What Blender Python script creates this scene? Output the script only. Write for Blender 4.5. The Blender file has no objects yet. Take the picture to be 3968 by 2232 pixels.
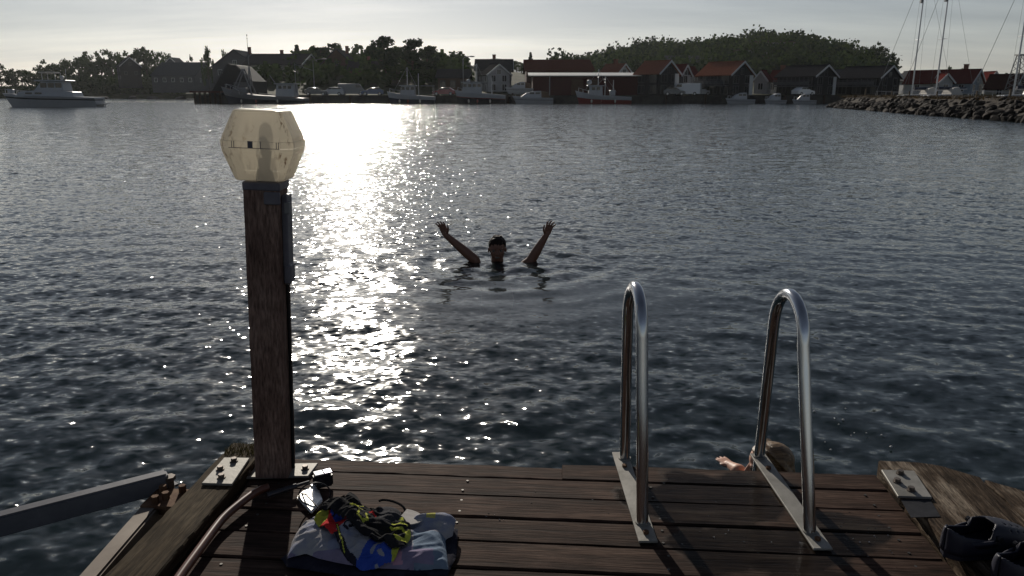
import bpy, bmesh, math, random
import numpy as np
from mathutils import Vector, Matrix, noise
random.seed(11)
RNG = np.random.default_rng(11)
R = math.radians
SC = bpy.context.scene
COL = SC.collection

# ------------------------------------------------------------------ camera
PITCH = math.atan((1116 - 365) / 2976)
CAM_H = 1.6                                   # above the water (z = 0); the dock's deck is at 0.4
cam_d = bpy.data.cameras.new('camera')
cam_d.sensor_width = 36.0
cam_d.lens = 2976 / 3968 * 36
cam_d.clip_start = 0.05
cam_d.clip_end = 12000
cam = bpy.data.objects.new('camera', cam_d)
cam.location = (0, 0, CAM_H)
cam.rotation_euler = (math.pi / 2 - PITCH, 0, 0)
COL.objects.link(cam)
SC.camera = cam

# ------------------------------------------------------------------ sky and sun
SUN_EL, SUN_AZ = R(19.5), R(-12.1)            # azimuth from +Y, positive towards +X
world = bpy.data.worlds.new('World')
SC.world = world
world.use_nodes = True
nt = world.node_tree
nt.nodes.clear()
def nn(tree, kind, **kw):
    n = tree.nodes.new(kind)
    for k, v in kw.items():
        if k.startswith('i_'):
            key = k[2:]
            n.inputs[int(key) if key.isdigit() else key.replace('_', ' ')].default_value = v
        else:
            setattr(n, k, v)
    return n
w_out = nn(nt, 'ShaderNodeOutputWorld')
w_bg = nn(nt, 'ShaderNodeBackground')
w_bg.inputs['Strength'].default_value = 0.064
sky = nn(nt, 'ShaderNodeTexSky')
sky.sky_type = 'NISHITA'
sky.sun_disc = False
sky.sun_elevation = SUN_EL
sky.sun_rotation = SUN_AZ
sky.air_density = 1.0
sky.dust_density = 0.28
sky.ozone_density = 1.5
# the thin veil of high cloud greys the blue; faint streaks run through it
bw = nn(nt, 'ShaderNodeRGBToBW')
veil = nn(nt, 'ShaderNodeMix', data_type='RGBA', i_0=0.52)
tint = nn(nt, 'ShaderNodeMix', data_type='RGBA', blend_type='MULTIPLY', i_0=1.0)
tint.inputs[7].default_value = (0.975, 0.985, 1.035, 1)
tc = nn(nt, 'ShaderNodeTexCoord')
sep = nn(nt, 'ShaderNodeSeparateXYZ')
den = nn(nt, 'ShaderNodeMath', operation='ADD', i_1=0.12)
mx = nn(nt, 'ShaderNodeMath', operation='MAXIMUM', i_1=0.0)
dx_ = nn(nt, 'ShaderNodeMath', operation='DIVIDE')
dy_ = nn(nt, 'ShaderNodeMath', operation='DIVIDE')
comb = nn(nt, 'ShaderNodeCombineXYZ')
cmap = nn(nt, 'ShaderNodeMapping')
cmap.inputs['Scale'].default_value = (0.35, 1.15, 1)
cmap.inputs['Rotation'].default_value = (0, 0, R(-9))
cmap.inputs['Location'].default_value = (0.4, 0.35, 0)
cn = nn(nt, 'ShaderNodeTexNoise', i_Scale=1.3, i_Detail=5.0, i_Roughness=0.55)
cr = nn(nt, 'ShaderNodeValToRGB')
cr.color_ramp.elements[0].position = 0.42
cr.color_ramp.elements[0].color = (0.92, 0.93, 0.95, 1)
cr.color_ramp.elements[1].position = 0.72
cr.color_ramp.elements[1].color = (1.22, 1.2, 1.18, 1)
cmul = nn(nt, 'ShaderNodeMix', data_type='RGBA', blend_type='MULTIPLY', i_0=1.0)
L = nt.links.new
L(tc.outputs['Generated'], sep.inputs[0])
L(sep.outputs[2], mx.inputs[0]); L(mx.outputs[0], den.inputs[0])
L(sep.outputs[0], dx_.inputs[0]); L(den.outputs[0], dx_.inputs[1])
L(sep.outputs[1], dy_.inputs[0]); L(den.outputs[0], dy_.inputs[1])
L(dx_.outputs[0], comb.inputs[0]); L(dy_.outputs[0], comb.inputs[1])
L(comb.outputs[0], cmap.inputs[0]); L(cmap.outputs[0], cn.inputs['Vector'])
L(cn.outputs['Fac'], cr.inputs[0])
L(sky.outputs[0], bw.inputs[0])
L(sky.outputs[0], veil.inputs[6]); L(bw.outputs[0], veil.inputs[7])
L(veil.outputs[2], tint.inputs[6])
L(tint.outputs[2], cmul.inputs[6]); L(cr.outputs[0], cmul.inputs[7])
L(cmul.outputs[2], w_bg.inputs['Color'])
L(w_bg.outputs[0], w_out.inputs['Surface'])

sun_d = bpy.data.lights.new('sun', 'SUN')
sun_d.energy = 5.0
sun_d.angle = R(0.53)
sun_d.color = (1.0, 0.93, 0.82)
sun = bpy.data.objects.new('sun', sun_d)
SUN_DIR = Vector((math.sin(SUN_AZ) * math.cos(SUN_EL), math.cos(SUN_AZ) * math.cos(SUN_EL), math.sin(SUN_EL)))
sun.rotation_euler = SUN_DIR.to_track_quat('Z', 'Y').to_euler()
sun.location = SUN_DIR * 50
COL.objects.link(sun)

SC.view_settings.view_transform = 'Standard'
SC.view_settings.look = 'None'
SC.view_settings.gamma = 1.0
SC.view_settings.use_curve_mapping = False
SC.view_settings.exposure = -0.42
SC.render.engine = 'CYCLES'
SC.cycles.sample_clamp_direct = 0.0
SC.cycles.sample_clamp_indirect = 3.0
SC.cycles.max_bounces = 7
SC.cycles.transparent_max_bounces = 10
SC.cycles.caustics_reflective = False
SC.cycles.caustics_refractive = False
SC.cycles.use_denoising = True

# ------------------------------------------------------------------ places: the photograph is measured on a 2576 px wide view of it
PX = 3968 / 2576
def ray(u, v):
    x, y = (u * PX - 1984) / 2976, -(v * PX - 1116) / 2976
    c, s = math.cos(PITCH), math.sin(PITCH)
    return x, c + y * s, -s + y * c
def on(u, v, z):                              # point seen at u, v lying at height z
    d = ray(u, v); t = (z - CAM_H) / d[2]
    return Vector((d[0] * t, d[1] * t, z))
def at(u, v, Y):                              # point seen at u, v standing Y metres out
    d = ray(u, v); t = Y / d[1]
    return Vector((d[0] * t, Y, CAM_H + d[2] * t))

# ------------------------------------------------------------------ mesh building
class MB:
    def __init__(s):
        s.v, s.f, s.m = [], [], []
    def add(s, vs, fs, m=0):
        o = len(s.v)
        s.v += [tuple(a) for a in vs]
        s.f += [tuple(i + o for i in f) for f in fs]
        s.m += [m] * len(fs)
        return s
    def box(s, c, d, rz=0, m=0, rx=0, ry=0):
        M = Matrix.Translation(Vector(c)) @ Matrix.Rotation(rz, 4, 'Z') @ Matrix.Rotation(ry, 4, 'Y') @ Matrix.Rotation(rx, 4, 'X')
        vs = [M @ Vector((d[0] / 2 * i, d[1] / 2 * j, d[2] / 2 * k)) for i in (-1, 1) for j in (-1, 1) for k in (-1, 1)]
        return s.add(vs, [(0, 1, 3, 2), (4, 6, 7, 5), (0, 4, 5, 1), (2, 3, 7, 6), (0, 2, 6, 4), (1, 5, 7, 3)], m)
    def prism(s, poly, z0, z1, m=0):          # polygon in xy (counter-clockwise), extruded in z
        n = len(poly)
        vs = [(p[0], p[1], z0) for p in poly] + [(p[0], p[1], z1) for p in poly]
        fs = [tuple(range(n - 1, -1, -1)), tuple(range(n, 2 * n))] + [(i, (i + 1) % n, n + (i + 1) % n, n + i) for i in range(n)]
        return s.add(vs, fs, m)
    def prism_y(s, poly, y0, y1, m=0):        # polygon in xz, extruded in y
        n = len(poly)
        vs = [(p[0], y0, p[1]) for p in poly] + [(p[0], y1, p[1]) for p in poly]
        fs = [tuple(range(n)), tuple(range(2 * n - 1, n - 1, -1))] + [(i, n + i, n + (i + 1) % n, (i + 1) % n) for i in range(n)]
        return s.add(vs, fs, m)
    def tube(s, pts, r, n=8, m=0, closed=False, caps=True):
        pts = [Vector(p) for p in pts]
        k = len(pts)
        rs = r if isinstance(r, (list, tuple)) else [r] * k
        o = len(s.v)
        prev = None
        for i, p in enumerate(pts):
            a = pts[(i - 1) % k] if (i > 0 or closed) else p
            b = pts[(i + 1) % k] if (i < k - 1 or closed) else p
            t = (b - a).normalized()
            if prev is None:
                ref = Vector((0, 0, 1)) if abs(t.z) < 0.9 else Vector((1, 0, 0))
                u = t.cross(ref).normalized()
            else:
                u = (prev - t * prev.dot(t)).normalized()
            prev = u
            w = t.cross(u)
            for j in range(n):
                q = 2 * math.pi * j / n
                s.v.append(tuple(p + (u * math.cos(q) + w * math.sin(q)) * rs[i]))
        for i in range(k if closed else k - 1):
            i2 = (i + 1) % k
            for j in range(n):
                j2 = (j + 1) % n
                s.f.append((o + i * n + j, o + i * n + j2, o + i2 * n + j2, o + i2 * n + j)); s.m.append(m)
        if caps and not closed:
            s.f.append(tuple(o + j for j in range(n - 1, -1, -1))); s.m.append(m)
            s.f.append(tuple(o + (k - 1) * n + j for j in range(n))); s.m.append(m)
        return s
    def ball(s, c, r, nu=10, nv=7, m=0):
        r = r if isinstance(r, (list, tuple)) else (r, r, r)
        vs = [(c[0], c[1], c[2] - r[2])]
        for i in range(1, nv):
            a = -math.pi / 2 + math.pi * i / nv
            vs += [(c[0] + r[0] * math.cos(a) * math.cos(2 * math.pi * j / nu), c[1] + r[1] * math.cos(a) * math.sin(2 * math.pi * j / nu), c[2] + r[2] * math.sin(a)) for j in range(nu)]
        vs.append((c[0], c[1], c[2] + r[2]))
        fs = [(0, 1 + (j + 1) % nu, 1 + j) for j in range(nu)]
        for i in range(nv - 2):
            b = 1 + i * nu
            fs += [(b + j, b + (j + 1) % nu, b + nu + (j + 1) % nu, b + nu + j) for j in range(nu)]
        b = 1 + (nv - 2) * nu
        fs += [(b + j, b + (j + 1) % nu, len(vs) - 1) for j in range(nu)]
        return s.add(vs, fs, m)
    def mesh(s, name, mats):
        me = bpy.data.meshes.new(name)
        me.from_pydata(s.v, [], s.f)
        for mt in (mats if isinstance(mats, (list, tuple)) else [mats]):
            me.materials.append(mt)
        if any(s.m):
            me.polygons.foreach_set('material_index', s.m)
        me.update()
        return me
    def build(s, name, mats, parent=None, bevel=0, smooth=False, loc=None, seg=1):
        me = s.mesh(name, mats)
        if bevel or smooth == 'fix':
            bm = bmesh.new(); bm.from_mesh(me)
            bmesh.ops.recalc_face_normals(bm, faces=bm.faces)
            if bevel:
                bmesh.ops.bevel(bm, geom=[e for e in bm.edges if e.is_manifold and e.calc_face_angle(0) > 0.5], offset=bevel, segments=seg, affect='EDGES', clamp_overlap=True)
            bm.to_mesh(me); bm.free()
        if smooth:
            me.shade_smooth()
            if smooth == 'auto':
                me.set_sharp_from_angle(angle=R(38))
        return link(name, me, parent, loc)
def link(name, me, parent=None, loc=None):
    o = bpy.data.objects.new(name, me)
    COL.objects.link(o)
    if parent is not None:
        o.parent = parent
    if loc is not None:
        o.location = loc
    return o
def tag(o, label, cat=None, group=None, kind=None):
    if label: o['label'] = label
    if cat: o['category'] = cat
    if group: o['group'] = group
    if kind: o['kind'] = kind
    return o
def thing(name, label, cat, loc=(0, 0, 0), rz=0, group=None):
    o = bpy.data.objects.new(name, None)
    o.empty_display_size = 0.2
    COL.objects.link(o)
    o.location = loc
    o.rotation_euler = (0, 0, rz)
    return tag(o, label, cat, group)
def structure(o):
    o['kind'] = 'structure'
    return o

# ------------------------------------------------------------------ materials
def principled(name):
    m = bpy.data.materials.new(name)
    m.use_nodes = True
    return m, m.node_tree, m.node_tree.nodes['Principled BSDF']
def mat(name, c1, c2=None, scale=6.0, rough=0.7, metal=0.0, bump=0.0, stretch=(1, 1, 1), detail=5.0, spec=0.12, bump_scale=None, per_object=0.0, rough2=None, contrast=(0.35, 0.65)):
    m, t, b = principled(name)
    ln = t.links.new
    b.inputs['Roughness'].default_value = rough
    b.inputs['Metallic'].default_value = metal
    b.inputs['Specular IOR Level'].default_value = spec
    if c2 is None:
        c2 = tuple(min(1, x * 1.25) for x in c1)
    tcn = nn(t, 'ShaderNodeTexCoord')
    mp = nn(t, 'ShaderNodeMapping')
    mp.inputs['Scale'].default_value = stretch
    ln(tcn.outputs['Object'], mp.inputs[0])
    vec = mp.outputs[0]
    if per_object:
        oi = nn(t, 'ShaderNodeObjectInfo')
        ml = nn(t, 'ShaderNodeMath', operation='MULTIPLY', i_1=37.0)
        ad = nn(t, 'ShaderNodeVectorMath', operation='ADD')
        ln(oi.outputs['Random'], ml.inputs[0]); ln(vec, ad.inputs[0]); ln(ml.outputs[0], ad.inputs[1])
        vec = ad.outputs[0]
    n1 = nn(t, 'ShaderNodeTexNoise', i_Scale=scale, i_Detail=detail, i_Roughness=0.6)
    ln(vec, n1.inputs['Vector'])
    rp = nn(t, 'ShaderNodeValToRGB')
    rp.color_ramp.elements[0].position, rp.color_ramp.elements[1].position = contrast
    rp.color_ramp.elements[0].color = (*c1, 1)
    rp.color_ramp.elements[1].color = (*c2, 1)
    ln(n1.outputs['Fac'], rp.inputs[0])
    col = rp.outputs[0]
    if per_object:
        hs = nn(t, 'ShaderNodeHueSaturation')
        mr = nn(t, 'ShaderNodeMapRange', i_3=1 - per_object, i_4=1 + per_object)
        ln(oi.outputs['Random'], mr.inputs[0]); ln(mr.outputs[0], hs.inputs['Value']); ln(col, hs.inputs['Color'])
        col = hs.outputs[0]
    ln(col, b.inputs['Base Color'])
    if rough2 is not None:
        rr = nn(t, 'ShaderNodeMapRange', i_3=rough, i_4=rough2)
        ln(n1.outputs['Fac'], rr.inputs[0]); ln(rr.outputs[0], b.inputs['Roughness'])
    if bump:
        n2 = nn(t, 'ShaderNodeTexNoise', i_Scale=bump_scale or scale * 3, i_Detail=4.0, i_Roughness=0.6)
        ln(vec, n2.inputs['Vector'])
        bp = nn(t, 'ShaderNodeBump', i_Strength=1.0, i_Distance=bump)
        ln(n2.outputs['Fac'], bp.inputs['Height']); ln(bp.outputs[0], b.inputs['Normal'])
    return m
def leaf_mat(name, c1, c2):
    m, t, b = principled(name)
    ln = t.links.new
    g = nn(t, 'ShaderNodeNewGeometry')
    mp = nn(t, 'ShaderNodeMix', data_type='RGBA')
    mp.inputs[6].default_value = (*c1, 1); mp.inputs[7].default_value = (*c2, 1)
    ln(g.outputs['Random Per Island'], mp.inputs[0])
    b.inputs['Roughness'].default_value = 0.9
    b.inputs['Specular IOR Level'].default_value = 0.0
    ln(mp.outputs[2], b.inputs['Base Color'])
    tr = nn(t, 'ShaderNodeBsdfTranslucent')
    ln(mp.outputs[2], tr.inputs[0])
    ms = nn(t, 'ShaderNodeMixShader', i_0=0.15)
    ln(b.outputs[0], ms.inputs[1]); ln(tr.outputs[0], ms.inputs[2])
    ln(ms.outputs[0], t.nodes['Material Output'].inputs['Surface'])
    return m
# ------------------------------------------------------------------ water: one sheet, waves as geometry, finer ripples in the material
def water_material():
    m = bpy.data.materials.new('sea_water')
    m.use_nodes = True
    t = m.node_tree; t.nodes.clear(); ln = t.links.new
    out = nn(t, 'ShaderNodeOutputMaterial')
    geo = nn(t, 'ShaderNodeNewGeometry')
    def slopes(scale, strength, stretch, fac=None, tail=0.0, detail=0.0):
        mp = nn(t, 'ShaderNodeMapping'); mp.inputs['Scale'].default_value = stretch
        mp.inputs['Rotation'].default_value = (0, 0, R(14))
        ln(geo.outputs['Position'], mp.inputs[0])
        no = nn(t, 'ShaderNodeTexNoise', i_Scale=scale, i_Detail=detail, i_Roughness=0.6)
        ln(mp.outputs[0], no.inputs['Vector'])
        sb = nn(t, 'ShaderNodeVectorMath', operation='SUBTRACT'); sb.inputs[1].default_value = (0.5, 0.5, 0.5)
        ln(no.outputs['Color'], sb.inputs[0])
        ml = nn(t, 'ShaderNodeVectorMath', operation='MULTIPLY'); ml.inputs[1].default_value = (strength, strength, 0)
        if tail:                               # mostly gentle, with a few steep facets
            dt = nn(t, 'ShaderNodeVectorMath', operation='DOT_PRODUCT'); ln(sb.outputs[0], dt.inputs[0]); ln(sb.outputs[0], dt.inputs[1])
            fx = nn(t, 'ShaderNodeMath', operation='MULTIPLY_ADD', i_1=tail, i_2=0.25); ln(dt.outputs['Value'], fx.inputs[0])
            st = nn(t, 'ShaderNodeVectorMath', operation='SCALE'); ln(sb.outputs[0], st.inputs[0]); ln(fx.outputs[0], st.inputs['Scale'])
            ln(st.outputs[0], ml.inputs[0])
        else:
            ln(sb.outputs[0], ml.inputs[0])
        if fac is None:
            return ml.outputs[0]
        m2 = nn(t, 'ShaderNodeVectorMath', operation='SCALE')
        ln(ml.outputs[0], m2.inputs[0]); ln(fac, m2.inputs['Scale'])
        return m2.outputs[0]
    at_ = nn(t, 'ShaderNodeAttribute'); at_.attribute_name = 'coarse'
    near = nn(t, 'ShaderNodeAttribute'); near.attribute_name = 'ripple'
    a = slopes(19.0, 0.95, (0.7, 1.0, 1), near.outputs['Fac'], 13.0, 1.0)
    c = slopes(6.0, 0.6, (0.6, 1.1, 1), at_.outputs['Fac'], 9.0)
    a2 = nn(t, 'ShaderNodeVectorMath', operation='ADD'); ln(a, a2.inputs[0]); ln(c, a2.inputs[1])
    a3 = nn(t, 'ShaderNodeVectorMath', operation='ADD'); ln(a2.outputs[0], a3.inputs[0]); ln(geo.outputs['Normal'], a3.inputs[1])
    nz = nn(t, 'ShaderNodeVectorMath', operation='NORMALIZE'); ln(a3.outputs[0], nz.inputs[0])
    fr = nn(t, 'ShaderNodeFresnel', i_IOR=1.333); ln(nz.outputs[0], fr.inputs['Normal'])
    gl = nn(t, 'ShaderNodeBsdfGlossy', i_Roughness=0.092); gl.inputs['Color'].default_value = (1, 1, 1, 1)
    ln(nz.outputs[0], gl.inputs['Normal'])
    df = nn(t, 'ShaderNodeBsdfDiffuse'); df.inputs['Color'].default_value = (0.022, 0.036, 0.040, 1)
    tr = nn(t, 'ShaderNodeBsdfTransparent'); tr.inputs['Color'].default_value = (0.50, 0.58, 0.56, 1)
    body = nn(t, 'ShaderNodeMixShader', i_0=0.42)
    ln(df.outputs[0], body.inputs[1]); ln(tr.outputs[0], body.inputs[2])
    ms = nn(t, 'ShaderNodeMixShader')
    ln(fr.outputs[0], ms.inputs[0]); ln(body.outputs[0], ms.inputs[1]); ln(gl.outputs[0], ms.inputs[2])
    ln(ms.outputs[0], out.inputs['Surface'])
    return m

MAN = Vector((-0.148, 7.42, 0.0))
KID = Vector((1.095, 3.0, 0.0))
def build_water():
    A = 4.0                                   # the rows fan out from 4 m behind the camera
    core = np.linspace(-0.86, 0.86, 760)
    side = np.array([0.9, 1.0, 1.25, 1.8, 3.0, 7.0, 20.0])
    tans = np.concatenate([-side[::-1], core, side])
    ys = [1.1]
    while ys[-1] < 170:
        ys.append(ys[-1] + 0.0040 * (ys[-1] + A))
    ys += [200, 260, 340, 500, 900, 1700, 3100]
    ys = np.array([-60.0, -20.0, -3.3, -1.5, 0.0, 0.6] + ys)
    Y, T = np.meshgrid(ys, tans, indexing='ij')
    X = T * np.maximum(Y + A, 3.0)
    X[:3] = np.sign(T[:3]) * np.abs(T[:3]) * 60
    X = np.clip(X, -4300, 4300)
    d = np.maximum(0.0024 * (np.abs(Y) + A), 0.004) * 1.5
    inner = (np.abs(T) <= 0.86) & (Y > 1.0) & (Y < 172)
    Z = np.zeros_like(X); DX = np.zeros_like(X); DY = np.zeros_like(X)
    rg = np.random.default_rng(5)
    N = 110
    lam = np.geomspace(0.06, 2.0, N) * rg.uniform(0.93, 1.07, N)
    main = R(98)                              # waves run up the picture, a little to the right
    th = main + rg.normal(0, 0.75, N)
    slope = 0.088 * math.sqrt(2 / N) * np.clip(0.38 / lam, 0.08, 1.0)
    ph = rg.uniform(0, 2 * math.pi, N)
    gust = 1 + 0.42 * np.sin(X * 0.33 + Y * 0.21 + 1.0) * np.sin(Y * 0.37 - X * 0.15) + 0.18 * np.sin(X * 1.1 + 2) * np.sin(Y * 0.9)
    calm = np.exp(-(((X - 0.35) / 1.5) ** 2 + ((Y - 5.95) / 1.0) ** 2) ** 1.5)
    for i in range(N):
        k = 2 * math.pi / lam[i]
        w = np.clip((lam[i] / d - 2.6) / 2.6, 0, 1)
        if not w.any():
            continue
        damp = 1 - calm * (0.86 if lam[i] < 0.7 else 0.35)
        p = k * (X * math.cos(th[i]) + Y * math.sin(th[i])) + ph[i]
        am = slope[i] / k * w * gust * damp
        Z += am * np.cos(p)
        q = 0.3 * am * np.sin(p)
        DX -= q * math.cos(th[i]); DY -= q * math.sin(th[i])
    def rings(cx, cy, lam_, amp, r0, fall):
        r = np.hypot(X - cx, (Y - cy))
        return amp * np.cos(2 * math.pi * r / lam_) * np.exp(-r / fall) * np.clip((r - r0) / 0.1, 0, 1)
    near = np.clip((22 - Y) / 10, 0, 1)
    Z += near * (rings(MAN.x, MAN.y, 0.42, 0.014, 0.12, 0.9) + rings(-0.42, 7.35, 0.26, 0.008, 0.05, 0.5) + rings(0.18, 7.35, 0.30, 0.008, 0.05, 0.5))
    Z += near * (rings(KID.x, KID.y, 0.30, 0.011, 0.1, 0.5) + rings(0.86, 3.18, 0.16, 0.006, 0.04, 0.25))
    hole = np.clip((np.hypot(X - MAN.x, Y - MAN.y) - 0.05) / 0.2, 0, 1)
    Z *= np.where(inner, 1, 0) * (0.4 + 0.6 * hole)
    DX *= inner; DY *= inner
    co = np.stack([X + DX, Y + DY, Z], -1).reshape(-1, 3).astype(np.float32)
    nr, nc = X.shape
    idx = np.arange(nr * nc).reshape(nr, nc)
    q = np.stack([idx[:-1, :-1], idx[:-1, 1:], idx[1:, 1:], idx[1:, :-1]], -1).reshape(-1, 4).astype(np.int32)
    me = bpy.data.meshes.new('water')
    me.vertices.add(len(co)); me.vertices.foreach_set('co', co.ravel())
    me.loops.add(q.size); me.loops.foreach_set('vertex_index', q.ravel())
    me.polygons.add(len(q))
    me.polygons.foreach_set('loop_start', np.arange(0, q.size, 4, dtype=np.int32))
    me.polygons.foreach_set('loop_total', np.full(len(q), 4, dtype=np.int32))
    me.update(calc_edges=True)
    coarse = np.clip((d / 0.10 - 0.35) / 1.2, 0, 1)
    coarse = np.where(inner, coarse, 1.0)
    rip = (0.45 + 0.55 * gust) * (1 - 0.8 * calm) * np.clip((Y - 1.0) / 9, 0.72, 1) * (1 - 0.4 * np.clip((X - 0.3) / 1.6, 0, 1) * np.clip((14 - Y) / 8, 0, 1))
    for nm, arr in (('coarse', coarse), ('ripple', rip)):
        a = me.attributes.new(nm, 'FLOAT', 'POINT')
        a.data.foreach_set('value', arr.reshape(-1).astype(np.float32))
    me.shade_smooth()
    me.materials.append(water_material())
    structure(link('water', me))
build_water()
bed = MB(); bed.box((0, 100, -3.2), (900, 700, 0.4))
structure(bed.build('seabed', mat('seabed', (0.012, 0.016, 0.015), (0.02, 0.024, 0.02), scale=0.8)))
# ------------------------------------------------------------------ land across the water
def zof(yd, Y): return at(1288, yd, Y).z
def xof(xd, Y): return at(xd, 237, Y).x
PPM = lambda Y: at(1289, 237, Y).x - at(1288, 237, Y).x          # metres per view pixel at Y

def shore_y(x):                               # where the land begins
    if x > -56: return 141.5
    return 141.5 + min(1.0, (-56 - x) / 34.0) ** 0.7 * 185
HILL = [(1380, 190), (1480, 158), (1540, 138), (1600, 124), (1640, 118), (1700, 120), (1760, 116), (1830, 108), (1890, 97), (1940, 94), (1990, 99), (2040, 110), (2090, 121), (2140, 134), (2190, 148), (2235, 172), (2290, 212), (2400, 226), (2600, 230)]
def hill_top(x, Y=420):
    xd = 1288 + x / PPM(Y)
    if xd <= HILL[0][0]: return max(zof(HILL[0][1], Y) + (xd - HILL[0][0]) * 0.08, 2)
    for (a, ya), (b, yb) in zip(HILL, HILL[1:]):
        if xd <= b:
            return zof(ya + (yb - ya) * (xd - a) / (b - a), Y)
    return 3.0
def land_h(x, y):
    s = shore_y(x)
    if y < s: return -1.5
    h = 1.35 + 0.012 * min(60, y - s)
    n = noise.noise(Vector((x * 0.02, y * 0.02, 0.3)))
    if x < 25:                                # wooded rise on the left
        g = math.exp(-((x + 105) / 75) ** 2) + 0.55 * math.exp(-((x + 22) / 45) ** 2)
        ya = 150 if x > -56 else s
        h += g * 10.5 * min(1, max(0, (y - ya - 6) / 70)) ** 1.1
    if x > 5:
        t = min(1, max(0, (y - 200) / 220))
        t = t * t * (3 - 2 * t)
        f = 1 if y < 430 else max(0, 1 - (y - 430) / 250)
        h += max(0, hill_top(x * 420 / max(y, 200)) - 6.5) * t * f
    return h + n * 0.4 * min(1, (y - s) / 20)
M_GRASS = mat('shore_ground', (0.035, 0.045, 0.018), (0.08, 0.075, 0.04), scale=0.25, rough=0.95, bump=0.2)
def build_land():
    xs = np.concatenate([np.linspace(-420, -130, 30), np.linspace(-124, 140, 70), np.linspace(150, 520, 38)])
    ts = np.concatenate([np.linspace(0, 1, 26), np.linspace(1.04, 1.6, 22)])
    v, f = [], []
    for x in xs:
        s = shore_y(x)
        v.append((x, s, -1.0))
        for t in ts:
            y = s + 0.05 + t * 300
            v.append((x, y, land_h(x, y)))
        v.append((x, 2600, 2.0))
    n = len(ts) + 2
    for i in range(len(xs) - 1):
        for j in range(n - 1):
            a = i * n + j
            f.append((a, a + n, a + n + 1, a + 1))
    mb = MB(); mb.add(v, f)
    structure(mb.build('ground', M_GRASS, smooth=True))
build_land()

def distant_hills():
    Y = 3000
    pts = [(1100, 228), (1180, 190), (1205, 155), (1225, 149), (1250, 147), (1280, 150), (1300, 154), (1335, 168), (1400, 200), (1500, 226)]
    mb = MB(); v = []; f = []
    for xd, yd in pts:
        z = zof(yd, Y); x = xof(xd, Y)
        v += [(x, Y - 350, -5), (x, Y - 120, z * 0.7), (x, Y, z), (x, Y + 300, -5)]
    for i in range(len(pts) - 1):
        for j in range(3):
            a = i * 4 + j; f.append((a, a + 4, a + 5, a + 1))
    mb.add(v, f)
    structure(mb.build('distant_hill', mat('far_hillside', (0.05, 0.06, 0.04), (0.09, 0.09, 0.06), scale=0.02, rough=1.0), smooth=True))
    Y = 900
    mb = MB(); v = []; f = []
    pts = [(2200, 205), (2260, 190), (2330, 186), (2400, 188), (2480, 187), (2560, 184), (2700, 182), (3000, 190)]
    for xd, yd in pts:
        z = zof(yd, Y); x = xof(xd, Y)
        v += [(x, Y - 100, 0), (x, Y - 30, z * 0.7), (x, Y, z), (x, Y + 200, -5)]
    for i in range(len(pts) - 1):
        for j in range(3):
            a = i * 4 + j; f.append((a, a + 4, a + 5, a + 1))
    mb.add(v, f)
    structure(mb.build('low_ridge', M_GRASS, smooth=True))
distant_hills()

# quay wall along the far harbour, built of concrete blocks with a timber fender
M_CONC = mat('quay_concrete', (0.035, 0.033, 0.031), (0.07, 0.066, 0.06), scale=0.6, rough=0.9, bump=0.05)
M_TIMB = mat('dark_timber', (0.035, 0.026, 0.02), (0.07, 0.05, 0.035), scale=2, rough=0.85, stretch=(1, 1, 4))
q = thing('quay', 'low dark concrete quay along the far shore behind the moored boats', 'quay', (0, 141, 0))
block = MB(); block.box((0, 0, 0), (6.9, 1.4, 2.3)); block_me = block.mesh('block', M_CONC)
fend = MB(); fend.box((0, -0.85, 0.1), (0.3, 0.3, 2.3)); fend_me = fend.mesh('fender_post', M_TIMB)
for i in range(26):
    x = -53 + i * 7.0
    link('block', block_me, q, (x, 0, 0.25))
    link('fender_post', fend_me, q, (x + 3.3, 0, 0.2))

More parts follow.
